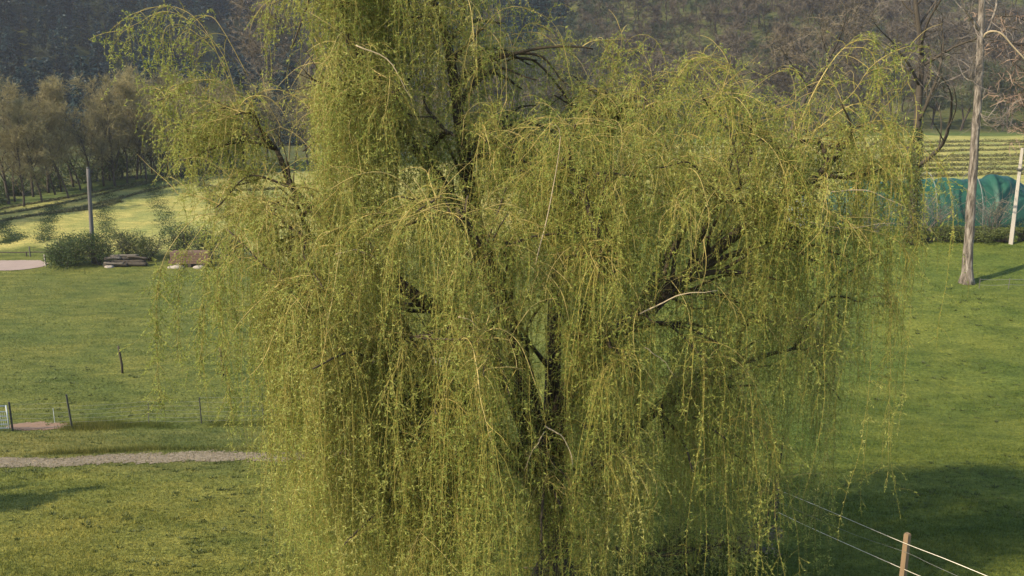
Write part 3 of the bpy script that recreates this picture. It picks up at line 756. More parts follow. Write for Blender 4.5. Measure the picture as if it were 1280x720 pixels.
def twig_cloud(mb, b3, n, ln, wd, rng, m=0):
    i = rng.integers(0, len(b3), n); p, d = sample(b3[i], rng.uniform(0, 1, n))
    slivers(mb, p, unit(d + rng.normal(0, .6, d.shape)), rng.uniform(.4, 1.2, n) * ln, wd, rng, np.clip(rng.normal(.5, .22, n), 0, 1), m)

def twig_tubes(mb, b3, r, a=.4, m=0):
    tubes(mb, b3, np.broadcast_to(np.linspace(r, r * .5, b3.shape[1]), b3.shape[:2]), 3, a, m, cap=False)

# --- the row of budding trees behind the left field
PROT = []
for s in range(6):
    rng = R(300 + s); H = rng.uniform(11.5, 14)
    sk = skeleton(rng, H, rng.uniform(.11, .17), 15, spread=.5, fork=rng.uniform(.08, .2), up=.14, n2=11, n3=6, l1=.36, wig=.12,
                  lean=rng.normal(0, .03, 2))
    mbT, mbC = MB(), MB()
    tubes(mbT, sk[0][0], sk[0][1], 7); tubes(mbT, sk[1][0], sk[1][1], 5); tubes(mbT, sk[2][0], np.maximum(sk[2][1], .012), 3, cap=False)
    twig_tubes(mbC, sk[3][0], .013, .35); twig_cloud(mbC, sk[3][0], 8000, .5, .027, rng)
    PROT.append((mbT.mesh('trunk', M['bare_bark'], True), mbC.mesh('crown', M['twig_olive'], False)))

def place_tree(prot, name, loc, rz, sc, label, cat, group, crown=None):
    e = empty(name, loc, label, cat, group); e.rotation_euler = (0, 0, rz); e.scale = (sc, sc, sc)
    t = bpy.data.objects.new('trunk', prot[0]); C.objects.link(t); t.parent = e
    c = bpy.data.objects.new('crown', prot[1]); C.objects.link(c); c.parent = e
    return e
rng = R(42)
lbl_row = 'slender budding tree crowded in the row behind the striped left field'
xsl = [(-30, 0), (6, 1), (25, 0), (48, 0), (66, 1), (82, 0), (98, 1), (112, 0), (128, 1), (142, 0), (158, 0), (170, 1), (182, 0), (196, 0), (210, 1), (226, 0), (240, 1), (256, 0), (272, 0), (290, 1), (320, 0), (350, 1), (385, 0), (-60, 1), (-95, 0), (-130, 0), (430, 0), (480, 1), (530, 0), (14, 2), (38, 2), (58, 2), (74, 2), (90, 2), (120, 2), (136, 2), (152, 2), (176, 2), (190, 2), (204, 2), (218, 2), (248, 2), (266, 2), (282, 2), (305, 2)]
for i, (px, back) in enumerate(xsl):
    u = (px - 640) / F; y = 80.0
    for _ in range(30): y = .5 * y + .5 * (treeline_y(u * y * 1.03) + 3 + back * 4.5 + 1.5 * math.sin(i * 2.1))
    x = u / (CP + .13 * SP) * y
    sc = rng.uniform(.64, .88)
    if px == 6: sc = 1.02; lab = 'dark bare tree with side limbs at the left end of the budding row'
    else: lab = lbl_row
    if back == 2: sc *= 1.06
    place_tree(PROT[(i * 5 + i // 6) % 6], 'budding_tree', (x, y, float(hz(x, y)) - .1), rng.uniform(0, 6.28), sc, lab, 'tree', 'budding trees behind the left field')

# --- wooded hill
HP = []
for s in range(5):
    rng = R(400 + s); H = rng.uniform(11, 14)
    sk = skeleton(rng, H, .17, 9, spread=.75, fork=.3, up=.12, n2=6, n3=4, l1=.45, wig=.13)
    mb = MB(); tubes(mb, sk[0][0], sk[0][1], 4, m=0, cap=False); tubes(mb, sk[1][0], np.maximum(sk[1][1], .025), 3, m=0, cap=False)
    twig_cloud(mb, sk[3][0], 2600, 1.0, .065, rng, 1)
    HP.append(mb)
EP = []
for s in range(3):
    rng = R(450 + s); H = 15.0; mb = MB()
    tubes(mb, np.array([[[0, 0, 0], [0, 0, H]]]), np.array([[.2, .03]]), 5, m=0, cap=False)
    n = 2600; t = rng.uniform(0, 1, n) ** .75; zz = H * (1 - t * .9); rad = (.25 + 3.2 * t * (1 + .15 * rng.normal(0, 1, n))) * rng.uniform(.25, 1, n) ** .6
    th = rng.uniform(0, 6.28, n); zz = zz + .35 * np.sin(t * 60)
    p = np.stack([np.cos(th) * rad, np.sin(th) * rad, zz - rad * .25], 1)
    D = unit(np.stack([np.cos(th), np.sin(th), -.35 + 0 * th], 1) + rng.normal(0, .35, (n, 3)))
    leaves(mb, p, D, rng.uniform(.5, 1.1, n), .28, rng, np.clip(rng.normal(.5, .2, n), 0, 1), 1)
    EP.append(mb)
HM = {'brown': [mb.mesh('leafless_tree', [M['bare_bark'], M['hill_brown']]) for mb in HP],
      'green': [mb.mesh('greening_tree', [M['bare_bark'], M['hill_green']]) for mb in HP[:3]],
      'ever': [mb.mesh('evergreen', [M['bare_bark'], M['needle']]) for mb in EP]}
rng = R(61); cand = []
for y in np.arange(146, 330, 6.2):
    for x in np.arange(-.80 * y, .80 * y, 6.6):
        xx = x + rng.normal(0, 2.0); yy = y + rng.normal(0, 2.0)
        if yy < treeline_y(xx) + 12: continue
        cand.append((xx, yy))
things = {'brown': 0, 'green': 0, 'ever': 0}
LAB = {'brown': ('leafless_tree', 'grey brown leafless tree among many on the wooded hillside', 'leafless trees of the wooded hillside'),
       'green': ('greening_tree', 'tree coming into green leaf low on the wooded hillside', 'greening trees of the hillside'),
       'ever': ('evergreen_tree', 'dark blue green conifer standing among bare trees on the hillside', 'dark conifers of the hillside')}
rest = {'brown': MB(), 'green': MB(), 'ever': MB()}
for (x, y) in cand:
    u = x / y; px = 640 + u * F; r = rng.uniform()
    hh = (y - 150) / 60
    pe = .05
    if px < 380: pe = .9 if y < 215 else .7  # conifers packed denser on the left, their dark colour standing in for slope shade
    if px < 130 and y > 235: pe = .45
    if 270 < px < 380 and y > 170: pe = .9
    if 540 < px < 700 and y > 205: pe = .65
    if px > 700: pe = .006
    pg = .05 if px > 380 else .22
    if 640 < px < 760: pg = .35
    if px > 1000 and y < 160: pg = .4
    kind = 'ever' if r < pe else ('green' if r < pe + pg else 'brown')
    z = float(hz(x, y)) - .2; sc = rng.uniform(.75, 1.15) * (.95 if kind != 'ever' else .85); rz = rng.uniform(0, 6.28)
    row_base = 100 - (z - CZ) / y * F
    vis = -40 < px < 1320 and row_base - 14 * sc * F / y < 150
    if row_base < -25: continue
    if vis and things[kind] < 295 and row_base > 0:
        things[kind] += 1
        nm, lb, gr = LAB[kind]
        o = bpy.data.objects.new(nm, HM[kind][rng.integers(0, len(HM[kind]))]); C.objects.link(o)
        o.location = (x, y, z); o.rotation_euler = (0, 0, rz); o.scale = (sc, sc, sc)
        tag(o, lb, 'tree', gr)
    else:
        src = (EP if kind == 'ever' else HP)[rng.integers(0, 3)]
        cs, sn = math.cos(rz), math.sin(rz); Rm = np.array([[cs, -sn, 0], [sn, cs, 0], [0, 0, 1]]) * sc
        Vs = np.concatenate(src.V); off = rest[kind].n
        rest[kind].V.append((Vs @ Rm.T + [x, y, z]).astype(np.float32)); rest[kind].n += len(Vs)
        sh = rng.uniform(-.25, .25)
        for f, a, m_ in zip(src.F, src.A, src.M):
            rest[kind].F.append(f + off); rest[kind].A.append(np.clip(a + sh, 0, 1)); rest[kind].M.append(m_)
for kind, nm, lb in (('brown', 'far_woods', 'mass of leafless trees high on the far hillside'), ('green', 'greening_woods', 'mass of greening trees in the far woods'), ('ever', 'conifer_woods', 'mass of dark conifers high on the far hillside')):
    if rest[kind].n:
        o = rest[kind].build(nm, [M['bare_bark'], {'brown': M['hill_brown'], 'green': M['hill_green'], 'ever': M['needle']}[kind]])
        tag(o, lb, 'woods', kind='stuff')
print('hill things', things)

def unique_tree(name, px, row, d, label, H, r0, seed, mats, ncloud, cl, cw, k3=.012, sk_args={}, extra=None):
    p = at(px, row, d) if row else None
    p = np.array([p[0], p[1], float(hz(p[0], p[1])) - .05])
    rng = R(seed); sk = skeleton(rng, H, r0, **sk_args)
    e = empty(name, p, label, 'tree')
    mb = MB(); tubes(mb, sk[0][0], sk[0][1], 10); tubes(mb, sk[1][0], sk[1][1], 6); tubes(mb, sk[2][0], np.maximum(sk[2][1], .014), 4, cap=False)
    mb.build('trunk', mats[0], e, True)
    mb = MB(); twig_tubes(mb, sk[3][0], k3, .4); twig_cloud(mb, sk[3][0], ncloud, cl, cw, rng)
    mb.build('crown', mats[1], e)
    return e, sk, rng

# brown rounded tree behind the left shoulder of the willow
unique_tree('brown_tree', 335, 222, 118, 'rounded brown leafless tree rising behind the willow at its left shoulder', 20, .22, 601, (M['bare_bark'], M['twig_brown']), 9000, .8, .05, .02,
            dict(n1=16, spread=.8, fork=.2, n2=9, n3=5, l1=.46))
# dark bare tree behind the right dome
unique_tree('dark_tree', 975, 232, 66, 'dark bare tree with fanning limbs behind the right side of the willow', 15.5, .30, 602, (M['bare_bark'], M['twig_brown']), 3000, .6, .026, .016,
            dict(n1=12, spread=.95, fork=.2, n2=8, n3=4, l1=.5, up=.10))
# big bare tree on the right
_b0 = at(1141, 292, 50); _b0[2] = float(hz(_b0[0], _b0[1])) - .05
BT = spline([at(*p) - _b0 for p in ((1141, 296, 50), (1143, 240, 50), (1146, 190, 50), (1149, 130, 50), (1153, 60, 50), (1147, 0, 50), (1140, -60, 50), (1142, -130, 50))], 18); BT = BT - BT[0]
e, sk, rng = unique_tree('bare_tree', 1141, 292, 50, 'tall bare tree with ivy on its trunk, in front of the green tunnel', 15.5, .30, 603, (M['bare_bark'], M['twig_grey']), 3600, .5, .014, .008,
            dict(n1=17, spread=.85, fork=.22, n2=8, n3=5, l1=.46, up=.16, wig=.14, trunk=BT))
mb = MB(); n = 5200; t = rng.uniform(0, .42, n) ** 1.1; p_, d_ = sample(np.repeat(sk[0][0], n, 0), t)
th = rng.uniform(0, 6.28, n); rd = (.28 + .22 * rng.uniform(0, 1, n)) * np.interp(t, [0, .42], [1.15, .6])
p_ = p_ + np.stack([np.cos(th) * rd, np.sin(th) * rd, rng.normal(0, .1, n)], 1)
leaves(mb, p_, unit(rng.normal(0, 1, (n, 3)) + [0, 0, -.5]), rng.uniform(.06, .14, n), .07, rng, np.clip(rng.normal(.45, .25, n), 0, 1))
mb.build('ivy', M['weed_leaf'], e)

# slender grey trunk (few limbs in view) with a bent pale branch
bp_ = at(1208, 357, 43); bp_[2] = float(hz(bp_[0], bp_[1])) - .05
birch = empty('grey_trunk_tree', bp_, 'tall pale grey trunk leaning slightly, standing alone on the right lawn', 'tree')
rng = R(71)
tp_ = spline([bp_, at(1211, 300, 43), at(1217, 200, 43), at(1224, 100, 43), at(1227, 0, 43), at(1224, -90, 43), at(1226, -180, 43)], 40)
mb = MB(); tubes(mb, tp_ + rng.normal(0, .012, tp_.shape), (np.interp(np.linspace(0, 1, 40), [0, .04, .1, .5, 1], [.38, .275, .235, .178, .075]) * (1 + rng.normal(0, .035, 40)))[None], 12)
mb.build('trunk', M['grey_bark'], birch, True, bp_)
mb = MB(); mb2 = MB()
for pts_, r in (([(1226, 40, 43), (1214, 22, 42.8), (1205, 8, 42.6), (1196, -30, 42.5)], .09), ([(1227, 50, 43), (1240, 25, 43.2), (1247, -5, 43.4), (1250, -60, 43.4)], .09),
                ([(1227, -20, 43), (1210, -60, 43), (1200, -120, 43)], .08), ([(1226, -60, 43), (1245, -110, 43), (1260, -160, 43)], .08),
                ([(1223, 105, 43), (1214, 98, 42.8), (1211, 70, 42.6)], .03), ([(1222, 130, 43), (1230, 150, 42.7), (1245, 160, 42.5)], .03)):
    q = spline([at(*p) for p in pts_], 12); tubes(mb, q[None], np.linspace(r, r * .3, 12)[None], 6)
    n = 14; p0, d0 = sample(np.repeat(q[None], n, 0), rng.uniform(.2, 1, n))
    b = grow(p0, d0 + rng.normal(0, .7, (n, 3)), rng.uniform(.6, 2.0, n), 8, rng, up=.1, wig=.25); tubes(mb2, b, np.linspace(.018, .007, 8), 3, .6, cap=False)
    n = 60; p0, d0 = sample(b[rng.integers(0, 14, n)], rng.uniform(.1, 1, n))
    b = grow(p0, d0 + rng.normal(0, .7, (n, 3)), rng.uniform(.2, .8, n), 5, rng, wig=.3); tubes(mb2, b, np.linspace(.009, .005, 5), 3, .6, cap=False)
mb.build('limbs', M['grey_bark'], birch, True, bp_)
mb2.build('crown', M['twig_grey'], birch, False, bp_)
mb = MB(); q = spline([at(1226, 55, 43), at(1232, 42, 42.8), at(1243, 39, 42.6), at(1254, 44, 42.5), at(1266, 58, 42.4), at(1282, 75, 42.3), at(1300, 98, 42.3)], 20)
tubes(mb, q[None], np.linspace(.05, .03, 20)[None], 6)
bb = mb.build('bent_branch', M['dead_wood'], birch, True, bp_); bb['label'] = 'pale bare branch bent sharply over'

# reddish tangle of vines / small tree at the right edge
vt = at(1300, 300, 47); vt[2] = float(hz(vt[0], vt[1])) - .05
v = empty('tangled_tree', vt, 'reddish tangled bare tree at the right edge behind the grey trunk', 'tree')
rng = R(72); mb, mb2 = MB(), MB()
q = spline([vt, at(1300, 240, 47), at(1292, 160, 47), at(1288, 90, 47), at(1283, 20, 47)], 20); tubes(mb, q[None], np.linspace(.2, .05, 20)[None], 8)
n = 46; p0, d0 = sample(np.repeat(q[None], n, 0), rng.uniform(.42, 1, n)); th = rng.uniform(0, 6.28, n)
b = grow(p0, np.stack([np.cos(th) - .3, np.sin(th), rng.uniform(-.2, .8, n)], 1), rng.uniform(1.2, 3.2, n), 12, rng, g=.35, wig=.35)
tubes(mb, b, np.linspace(.035, .014, 12), 4, cap=False)
n = 420; p0, d0 = sample(b[rng.integers(0, 46, n)], rng.uniform(.1, 1, n))
b2 = grow(p0, d0 + rng.normal(0, .8, (n, 3)), rng.uniform(.3, 1.1, n), 8, rng, g=.6, wig=.6)
tubes(mb2, b2, np.linspace(.022, .012, 8), 3, rng.uniform(.2, .9, n), cap=False)
n = 700; p0, d0 = sample(b2[rng.integers(0, 420, n)], rng.uniform(.1, 1, n))
tubes(mb2, grow(p0, d0 + rng.normal(0, .8, (n, 3)), rng.uniform(.15, .5, n), 5, rng, g=.6, wig=.6), np.linspace(.014, .009, 5), 3, rng.uniform(.2, .9, n), cap=False)
mb.build('trunk', M['bare_bark'], v, True, vt); mb2.build('crown', M['twig_red'], v, False, vt)

# leafy tree left of the frame: its shade lies on the lawn at the left edge
st = np.array([-16.2, 14.0, 0]); st[2] = float(hz(st[0], st[1]))
s = empty('young_tree', st, 'young leafy tree standing on the lawn left of the view', 'tree')
rng = R(73); sk = skeleton(rng, 4.6, .07, 9, spread=.8, fork=.35, n2=6, n3=4, l1=.4)
mb = MB(); tubes(mb, sk[0][0], sk[0][1], 8); tubes(mb, sk[1][0], sk[1][1], 5); mb.build('trunk', M['bare_bark'], s, True)
mb = MB(); n = 9000; p0, d0 = sample(sk[3][0][rng.integers(0, len(sk[3][0]), n)], rng.uniform(0, 1, n))
leaves(mb, p0 + rng.normal(0, .08, p0.shape), unit(rng.normal(0, 1, (n, 3))), rng.uniform(.08, .14, n), .06, rng, rng.uniform(.2, .8, n)); mb.build('crown', M['bush_leaf'], s)

# ------------------------------------------------------------------ BUSHES AND WEEDS
def bush(name, px, row, w, h, label, seed, m='bush_leaf', n=3500, ls=.13, d=None, group=None, stemm='bare_bark', cat='bush', lobes=9):
    p = ground(px, row) if d is None else at(px, row, d)
    p[2] = float(hz(p[0], p[1])); rng = R(seed)
    e = empty(name, p, label, cat, group)
    lc = np.stack([rng.normal(0, w * .26, lobes), rng.normal(0, w * .2, lobes), h * rng.uniform(.25, .75, lobes)], 1); lr = rng.uniform(.22, .42, lobes) * min(w, h)
    i = rng.integers(0, lobes, n); dv = unit(rng.normal(0, 1, (n, 3))); rad = lr[i] * rng.uniform(.35, 1.12, n) ** .7
    q = lc[i] + dv * rad[:, None]; q[:, 2] = np.maximum(np.abs(q[:, 2]), .03)
    mb = MB(); leaves(mb, q, unit(dv + rng.normal(0, .7, (n, 3))), rng.uniform(.6, 1.3, n) * ls, ls * .45, rng, np.clip(rng.normal(.45, .24, n), 0, 1))
    mb.build('foliage', M[m], e)
    mb = MB(); ns = 26; th = rng.uniform(0, 6.28, ns)
    b = grow(rng.normal(0, w * .07, (ns, 3)) * [1, 1, 0], np.stack([np.cos(th) * w / h * .6, np.sin(th) * w / h * .5, np.ones(ns)], 1), rng.uniform(.6, 1.15, ns) * h, 8, rng, wig=.25)
    tubes(mb, b, np.linspace(.02, .006, 8), 3, rng.uniform(.2, .8, ns), cap=False)
    k = 120; p0, d0 = sample(b[rng.integers(0, ns, k)], rng.uniform(.3, 1, k)); tubes(mb, grow(p0, d0 + rng.normal(0, .6, (k, 3)), rng.uniform(.15, .4, k) * h, 5, rng, wig=.3), np.linspace(.009, .005, 5), 3, .5, cap=False)
    mb.build('stems', M[stemm], e)
    return e
bush('round_bush', 88, 331, 3.2, 2.6, 'large green bush left of the utility pole by the road', 801, n=5000)
bush('round_bush', 124, 331, 2.6, 2.5, 'upright green bush at the foot of the utility pole', 802, n=4200)
bush('round_bush', 75, 332, 1.6, 1.5, 'low thin bush beside the white roadside post', 803, 'weed_leaf', 1800)
bush('round_bush', 160, 322, 2.2, 2.0, 'olive bush behind the dark log pile', 804, 'weed_leaf', 2600)
bush('round_bush', 186, 326, 2.0, 1.8, 'loose olive bush between log pile and plank stack', 805, 'weed_leaf', 2200)
bush('round_bush', 228, 318, 2.6, 2.4, 'dark green bush above the plank stack', 806, n=3600)
bush('round_bush', 262, 322, 2.2, 2.4, 'green bush at the right end of the plank stack', 807, n=3000)
bush('round_bush', 292, 326, 2.0, 2.2, 'green bush half behind the left willow curtain', 808, n=2600)
for i, (px, row, w, h) in enumerate([(20, 250, 4, 2.2), (60, 245, 4, 2.0), (100, 236, 5, 2.6), (138, 231, 5, 3.0), (168, 228, 5, 3.2), (200, 224, 6, 4.2), (232, 221, 6, 4.0), (262, 218, 6, 5.0), (292, 216, 5, 4.5), (-20, 262, 4, 2.2)]):
    y = ground(px, row)[1] + 3
    p = at(px, row, y)
    bush('undergrowth_bush', px, row, w, h, 'dark green understorey bush at the foot of the budding trees', 820 + i, n=2600, ls=.22, d=y, group='understorey bushes')
bush('dry_shrub', 1160, 286, 2.4, 2.6, 'grey dry shrub against the green tunnel, right of the ivy trunk', 850, 'dry_leaf', 2200, .07, 53, stemm='twig_grey')
bush('dry_shrub', 1238, 288, 2.0, 2.7, 'grey dry shrub against the tunnel, right of the grey trunk', 851, 'dry_leaf', 1800, .07, 52, stemm='twig_grey')
bush('dry_shrub', 1090, 290, 3.0, 2.4, 'grey dry shrub behind the right willow curtain', 852, 'dry_leaf', 2200, .07, 53, stemm='twig_grey')
bush('dry_shrub', 1044, 292, 2.6, 2.2, 'twiggy shrub at the left end of the tunnel', 853, 'weed_leaf', 2000, .09, 52)
for i, (px, w, h) in enumerate([(1160, 2.6, .7), (1182, 1.6, 1.15), (1206, 2.6, .55), (1228, 1.5, .9), (1252, 2.8, .6), (1284, 2.2, 1.1)]):
    bush('weed_clump', px, 296, w, h, 'low green weed clump along the foot of the green tunnel', 860 + i, 'weed_leaf', 2200, .09, 50.5, group='weeds along the tunnel', cat='weeds')
bush('fern_clump', 845, 715, 1.0, .6, 'dark green low plant under the right side of the willow', 870, 'weed_leaf', n=900, ls=.12, cat='plant')
bush('fern_clump', 925, 690, 1.2, .35, 'dry brown leafy patch of weeds under the willow at right', 871, 'dry_leaf', n=900, ls=.07, cat='plant')

def weed_strip(pts_, wd, seed, label):
    rng = R(seed); q = spline([ground(*p) for p in pts_], 60); n = 3800
    k = rng.integers(0, 60, n); g = np.round(rng.uniform(0, 190, n)); ph = rng.uniform(0, 1, 191)
    kk = (ph[g.astype(int)] * 59).astype(int)
    ce = q[kk] + np.stack([(np.sin(g * 7.7)) * wd * .75, np.cos(g * 3.1) * .5, 0 * g], 1)
    p = ce + rng.normal(0, .3, (n, 3)); p[:, 2] = hz(p[:, 0], p[:, 1]) + np.abs(rng.normal(0, .05, n))
    mb = MB(); leaves(mb, p, unit(rng.normal(0, 1, (n, 3)) + [0, 0, .6]), rng.uniform(.05, .13, n), .06, rng, np.clip(rng.normal(.25, .2, n), 0, 1))
    tag(mb.build('weed_strip', M['bush_leaf']), label, 'weeds', kind='stuff')
weed_strip([(0, 278), (8, 290), (20, 298), (4, 304)], .55, 881, 'dark weeds at the far left of the bright field')
weed_strip([(70, 257), (62, 272), (58, 290), (56, 303)], .55, 882, 'dark weed strip down the field left of the pole')
weed_strip([(136, 244), (130, 265), (132, 285), (150, 302)], .55, 883, 'dark weed strip just right of the utility pole')
weed_strip([(190, 232), (196, 250), (204, 268), (212, 292)], .75, 884, 'broad dark weed strip mid field behind log pile')
weed_strip([(252, 228), (262, 245), (272, 258), (285, 275)], .65, 885, 'dark weed strip beside the left willow edge')

# windrows of cut hay
def windrow(pts_, label, seed, h=.28, w=.55, grp=None):
    rng = R(seed); q = spline([ground(*p) for p in pts_], 90)
    t = unit(np.gradient(q, axis=0)); nr = np.stack([-t[:, 1], t[:, 0], 0 * t[:, 0]], 1)
    k = rng.integers(0, 90, 5200); p = q[k] + (rng.uniform(-.5, .5, (5200, 1)) * t[k]) * np.linalg.norm(q[1] - q[0]) * 1.5
    s = rng.normal(0, .42, 5200); jig = 1 + .35 * np.sin(k * .7 + seed) * np.sin(k * .23)
    p = p + nr[k] * (s * w)[:, None]; p[:, 2] = hz(p[:, 0], p[:, 1]) + h * jig * np.exp(-(s / .5) ** 2) * rng.uniform(.2, 1, 5200)
    mb = MB(); leaves(mb, p, unit(rng.normal(0, 1, (5200, 3)) * [1, 1, .4]), rng.uniform(.15, .4, 5200), .07, rng, np.clip(rng.normal(.4, .25, 5200), 0, 1))
    tag(mb.build('windrow', M['hay']), label, 'windrow', grp)
for i, pp in enumerate([[(-40, 275), (60, 258), (160, 235), (235, 220), (300, 215)], [(-40, 285), (40, 270), (110, 262), (150, 252)], [(60, 268), (120, 256), (180, 240), (260, 224)], [(-40, 268), (80, 248), (190, 226), (270, 216)], [(250, 232), (300, 238), (350, 236)]]):
    windrow(pp, 'dark line of cut grass curving along the top of the left field', 900 + i, .09, .4, 'cut grass lines of the left field')
for i, r in enumerate([178, 183, 189, 196, 201, 207, 213, 220]):
    windrow([(800, r + 4), (960, r + 3 + 2 * math.sin(i)), (1120, r + 2), (1200, r), (1300, r - 2 + math.cos(i * 2))], 'dark straight line of cut hay across the right field', 920 + i, .34, .6, 'hay lines of the right field')

# ------------------------------------------------------------------ GREEN TUNNEL
def tunnel():
    a = at(1016, 288, 57.5); b = at(1290, 285, 56.5)
    a[2] = float(hz(a[0], a[1])); b[2] = float(hz(b[0], b[1]))
    e = empty('green_tunnel', (a + b) / 2, 'long low tunnel covered in wrinkled dark green plastic beyond the right lawn', 'tunnel')
    org = (a + b) / 2
    ax = unit((b - a)[None])[0]; ac = np.array([ax[1], -ax[0], 0.]); ac /= np.linalg.norm(ac)   # towards the viewer
    L = np.linalg.norm(b - a)
    def hull(s0, s1, H, W, seed, round0=0, round1=0):
        n, k = 90, 40; t = np.linspace(0, 1, n); th = np.linspace(0, np.pi, k)
        s = s0 + (s1 - s0) * t
        sc = np.ones(n)
        if round0: sc *= np.sqrt(np.clip(1 - (1 - np.minimum(t / round0, 1)) ** 2, 0.0004, 1))
        if round1: sc *= np.sqrt(np.clip(1 - (1 - np.minimum((1 - t) / round1, 1)) ** 2, 0.0004, 1))
        S, TH = np.meshgrid(s, th, indexing='ij')
        # folds: diagonal creases running down the sheet, sag between hoops
        f = .012 * np.sin(S * 4.1 + 2.6 * TH + seed) + .013 * np.sin(S * 7.3 + 3.4 * TH + 1.3 * seed) + .006 * np.sin(S * 13 + TH * 6)
        f = f * np.sin(TH) ** .5 + .015 * np.cos(S * 2.3)
        f = f * (.4 + .6 * np.abs(np.sin(S * .9 + seed)))
        r = (1 + f) * sc[:, None]
        lat = np.cos(TH) * W * r; up_ = np.sin(TH) * H * r
        gz = float((a[2] + b[2]) / 2) - .1
        P = a[None, None] + ax[None, None] * S[..., None] + ac[None, None] * lat[..., None]
        P[..., 2] = gz + up_
        i = (np.arange(n - 1)[:, None] * k + np.arange(k - 1)[None]).ravel()
        mb = MB(); mb.add(P.reshape(-1, 3), np.stack([i, i + k, i + k + 1, i + 1], 1)); return mb
    hull(4.6, L * .77, 2.95, 2.1, 1.0, round0=.22).build('cover', M['tarp'], e, True, org)
    hull(L * .72, L, 3.2, 2.3, 2.7, round0=.25, round1=.6).build('cover', M['tarp'], e, True, org)
    hull(.6, 5.6, 2.75, 1.9, 4.1, round0=.3, round1=.2).build('cover', M['tarp'], e, True, org)
    mb = MB()
    for k, s in enumerate((L * .5, L * .7)):
        th = np.linspace(0, np.pi, 24); P = a + ax * s + ac * (np.cos(th) * 2.33)[:, None]; P[:, 2] = (a[2] + b[2]) / 2 + np.sin(th) * 3.26
        tubes(mb, P[None], np.full((1, 24), .02), 5)
    mb.build('strap', M['wire'], e, True, org)
    c = at(997, 268, 55); c[2] = float(hz(c[0], c[1]))
    sh = empty('pale_tank', c, 'pale bluish tank glimpsed through the willow left of the tunnel', 'tank')
    mb = MB(); th = np.linspace(0, 2 * np.pi, 28, endpoint=False)
    prof_ = [(.0, .02), (.62, .02), (.66, .15), (.66, .5), (.69, .55), (.66, .6), (.66, 1.1), (.69, 1.15), (.66, 1.2), (.64, 1.75), (.45, 1.95), (.2, 2.02), (0.001, 2.03)]
    V = np.array([[c[0] + r * math.cos(t), c[1] + r * math.sin(t), c[2] + z] for r, z in prof_ for t in th]); m = 28
    q = [[i * m + j, i * m + (j + 1) % m, (i + 1) * m + (j + 1) % m, (i + 1) * m + j] for i in range(len(prof_) - 1) for j in range(m)]
    mb.add(V, q); mb.build('tank_body', M['pale_sheet'], sh, True, c)
    mb = MB(); tubes(mb, np.array([[c + [0, 0, 2.0], c + [0, 0, 2.14]]]), np.full((1, 2), .2), 14); mb.build('lid', M['galv'], sh, True, c)
tunnel()

# ------------------------------------------------------------------ POLES, FENCES, GATE
def pole_thing(name, base, top, r, m, label, cat, r2=None, sides=9):
    mb = MB(); q = np.linspace(base, top, 8); tubes(mb, q[None], np.linspace(r, r2 or r * .8, 8)[None], sides)
    return tag(mb.build(name, m, None, True, base), label, cat)
ub = ground(117, 329); ut = at(110, 210, ub[1])
e = empty('utility_pole', ub, 'grey wooden utility pole rising behind the bushes in the left field', 'pole')
mb = MB(); tubes(mb, np.linspace(ub - [0, 0, .1], ut, 8)[None], np.linspace(.16, .115, 8)[None], 10); mb.build('shaft', M['pole_wood'], e, True, ub)
mb = MB(); tubes(mb, np.array([[ut - [0, 0, .02], ut + [0, 0, .06]]]), np.full((1, 2), .125), 10); mb.build('cap', M['steel_post'], e, True, ub)

wb = at(1265.5, 291, 50); wb[2] = float(hz(wb[0], wb[1])); wt = at(1278, 185, 50)
e = empty('white_pole', wb, 'white painted pole leaning right at the right edge beyond the lawn', 'pole')
mb = MB(); tubes(mb, np.linspace(wb - [0, 0, .1], wt, 8)[None], np.linspace(.15, .10, 8)[None], 4); mb.build('shaft', M['white_wood'], e, False, wb)
mb = MB(); q_ = wb + (wt - wb) * .78; tubes(mb, np.array([[q_ - (wt - wb) * .012, q_ + (wt - wb) * .012]]), np.full((1, 2), .165), 8); mb.build('band', M['steel_post'], e, True, wb)

# left fence: steel posts, thin wires
lf = empty('wire_fence', ground(90, 536), 'thin wire stock fence with dark steel posts beside the gate', 'fence')
org = np.array(lf.location)
def post(px, row, h, r, m, parent, org, name='post', lean=0.0, sides=6):
    p = ground(px, row); mb = MB(); tubes(mb, np.linspace(p - [0, 0, .1], p + [lean, 0, h], 4)[None], np.full((1, 4), r), sides)
    mb.build(name, m, parent, False, org); return p, p + np.array([lean, 0, h])
PS = [post(16, 539, 1.02, .032, M['steel_post'], lf, org), post(90.5, 536, 1.22, .032, M['steel_post'], lf, org, lean=-.07), post(186, 530, .75, .012, M['pole_wood'], lf, org, lean=.05),
      post(252, 530, .95, .02, M['steel_post'], lf, org), post(330, 528, 1.05, .03, M['steel_post'], lf, org), post(420, 526, 1.05, .03, M['steel_post'], lf, org)]
mb = MB(); nseg = 6
for i in range(len(PS) - 1):
    a, b = PS[i][0], PS[i + 1][0]
    for hgt_ in (.12, .28, .44, .6, .78, .95):
        hh = hgt_ * .85 if i in (1, 2) else hgt_
        q = np.linspace(a, b, nseg); q[:, 2] = np.linspace(a[2], b[2], nseg) + hh - .03 * np.sin(np.linspace(0, np.pi, nseg))
        tubes(mb, q[None], np.full((1, nseg), .0028), 3, cap=False)
mb.build('wires', M['wire'], lf, False, org)
mb = MB(); p = ground(68.5, 529); tubes(mb, np.linspace(p - [0, 0, .05], p + [0, 0, .55], 3)[None], np.full((1, 3), .012), 5)
tag(mb.build('stake', M['galv'], None, False, p), 'short pale stake in the grass between gate and dark post', 'stake')

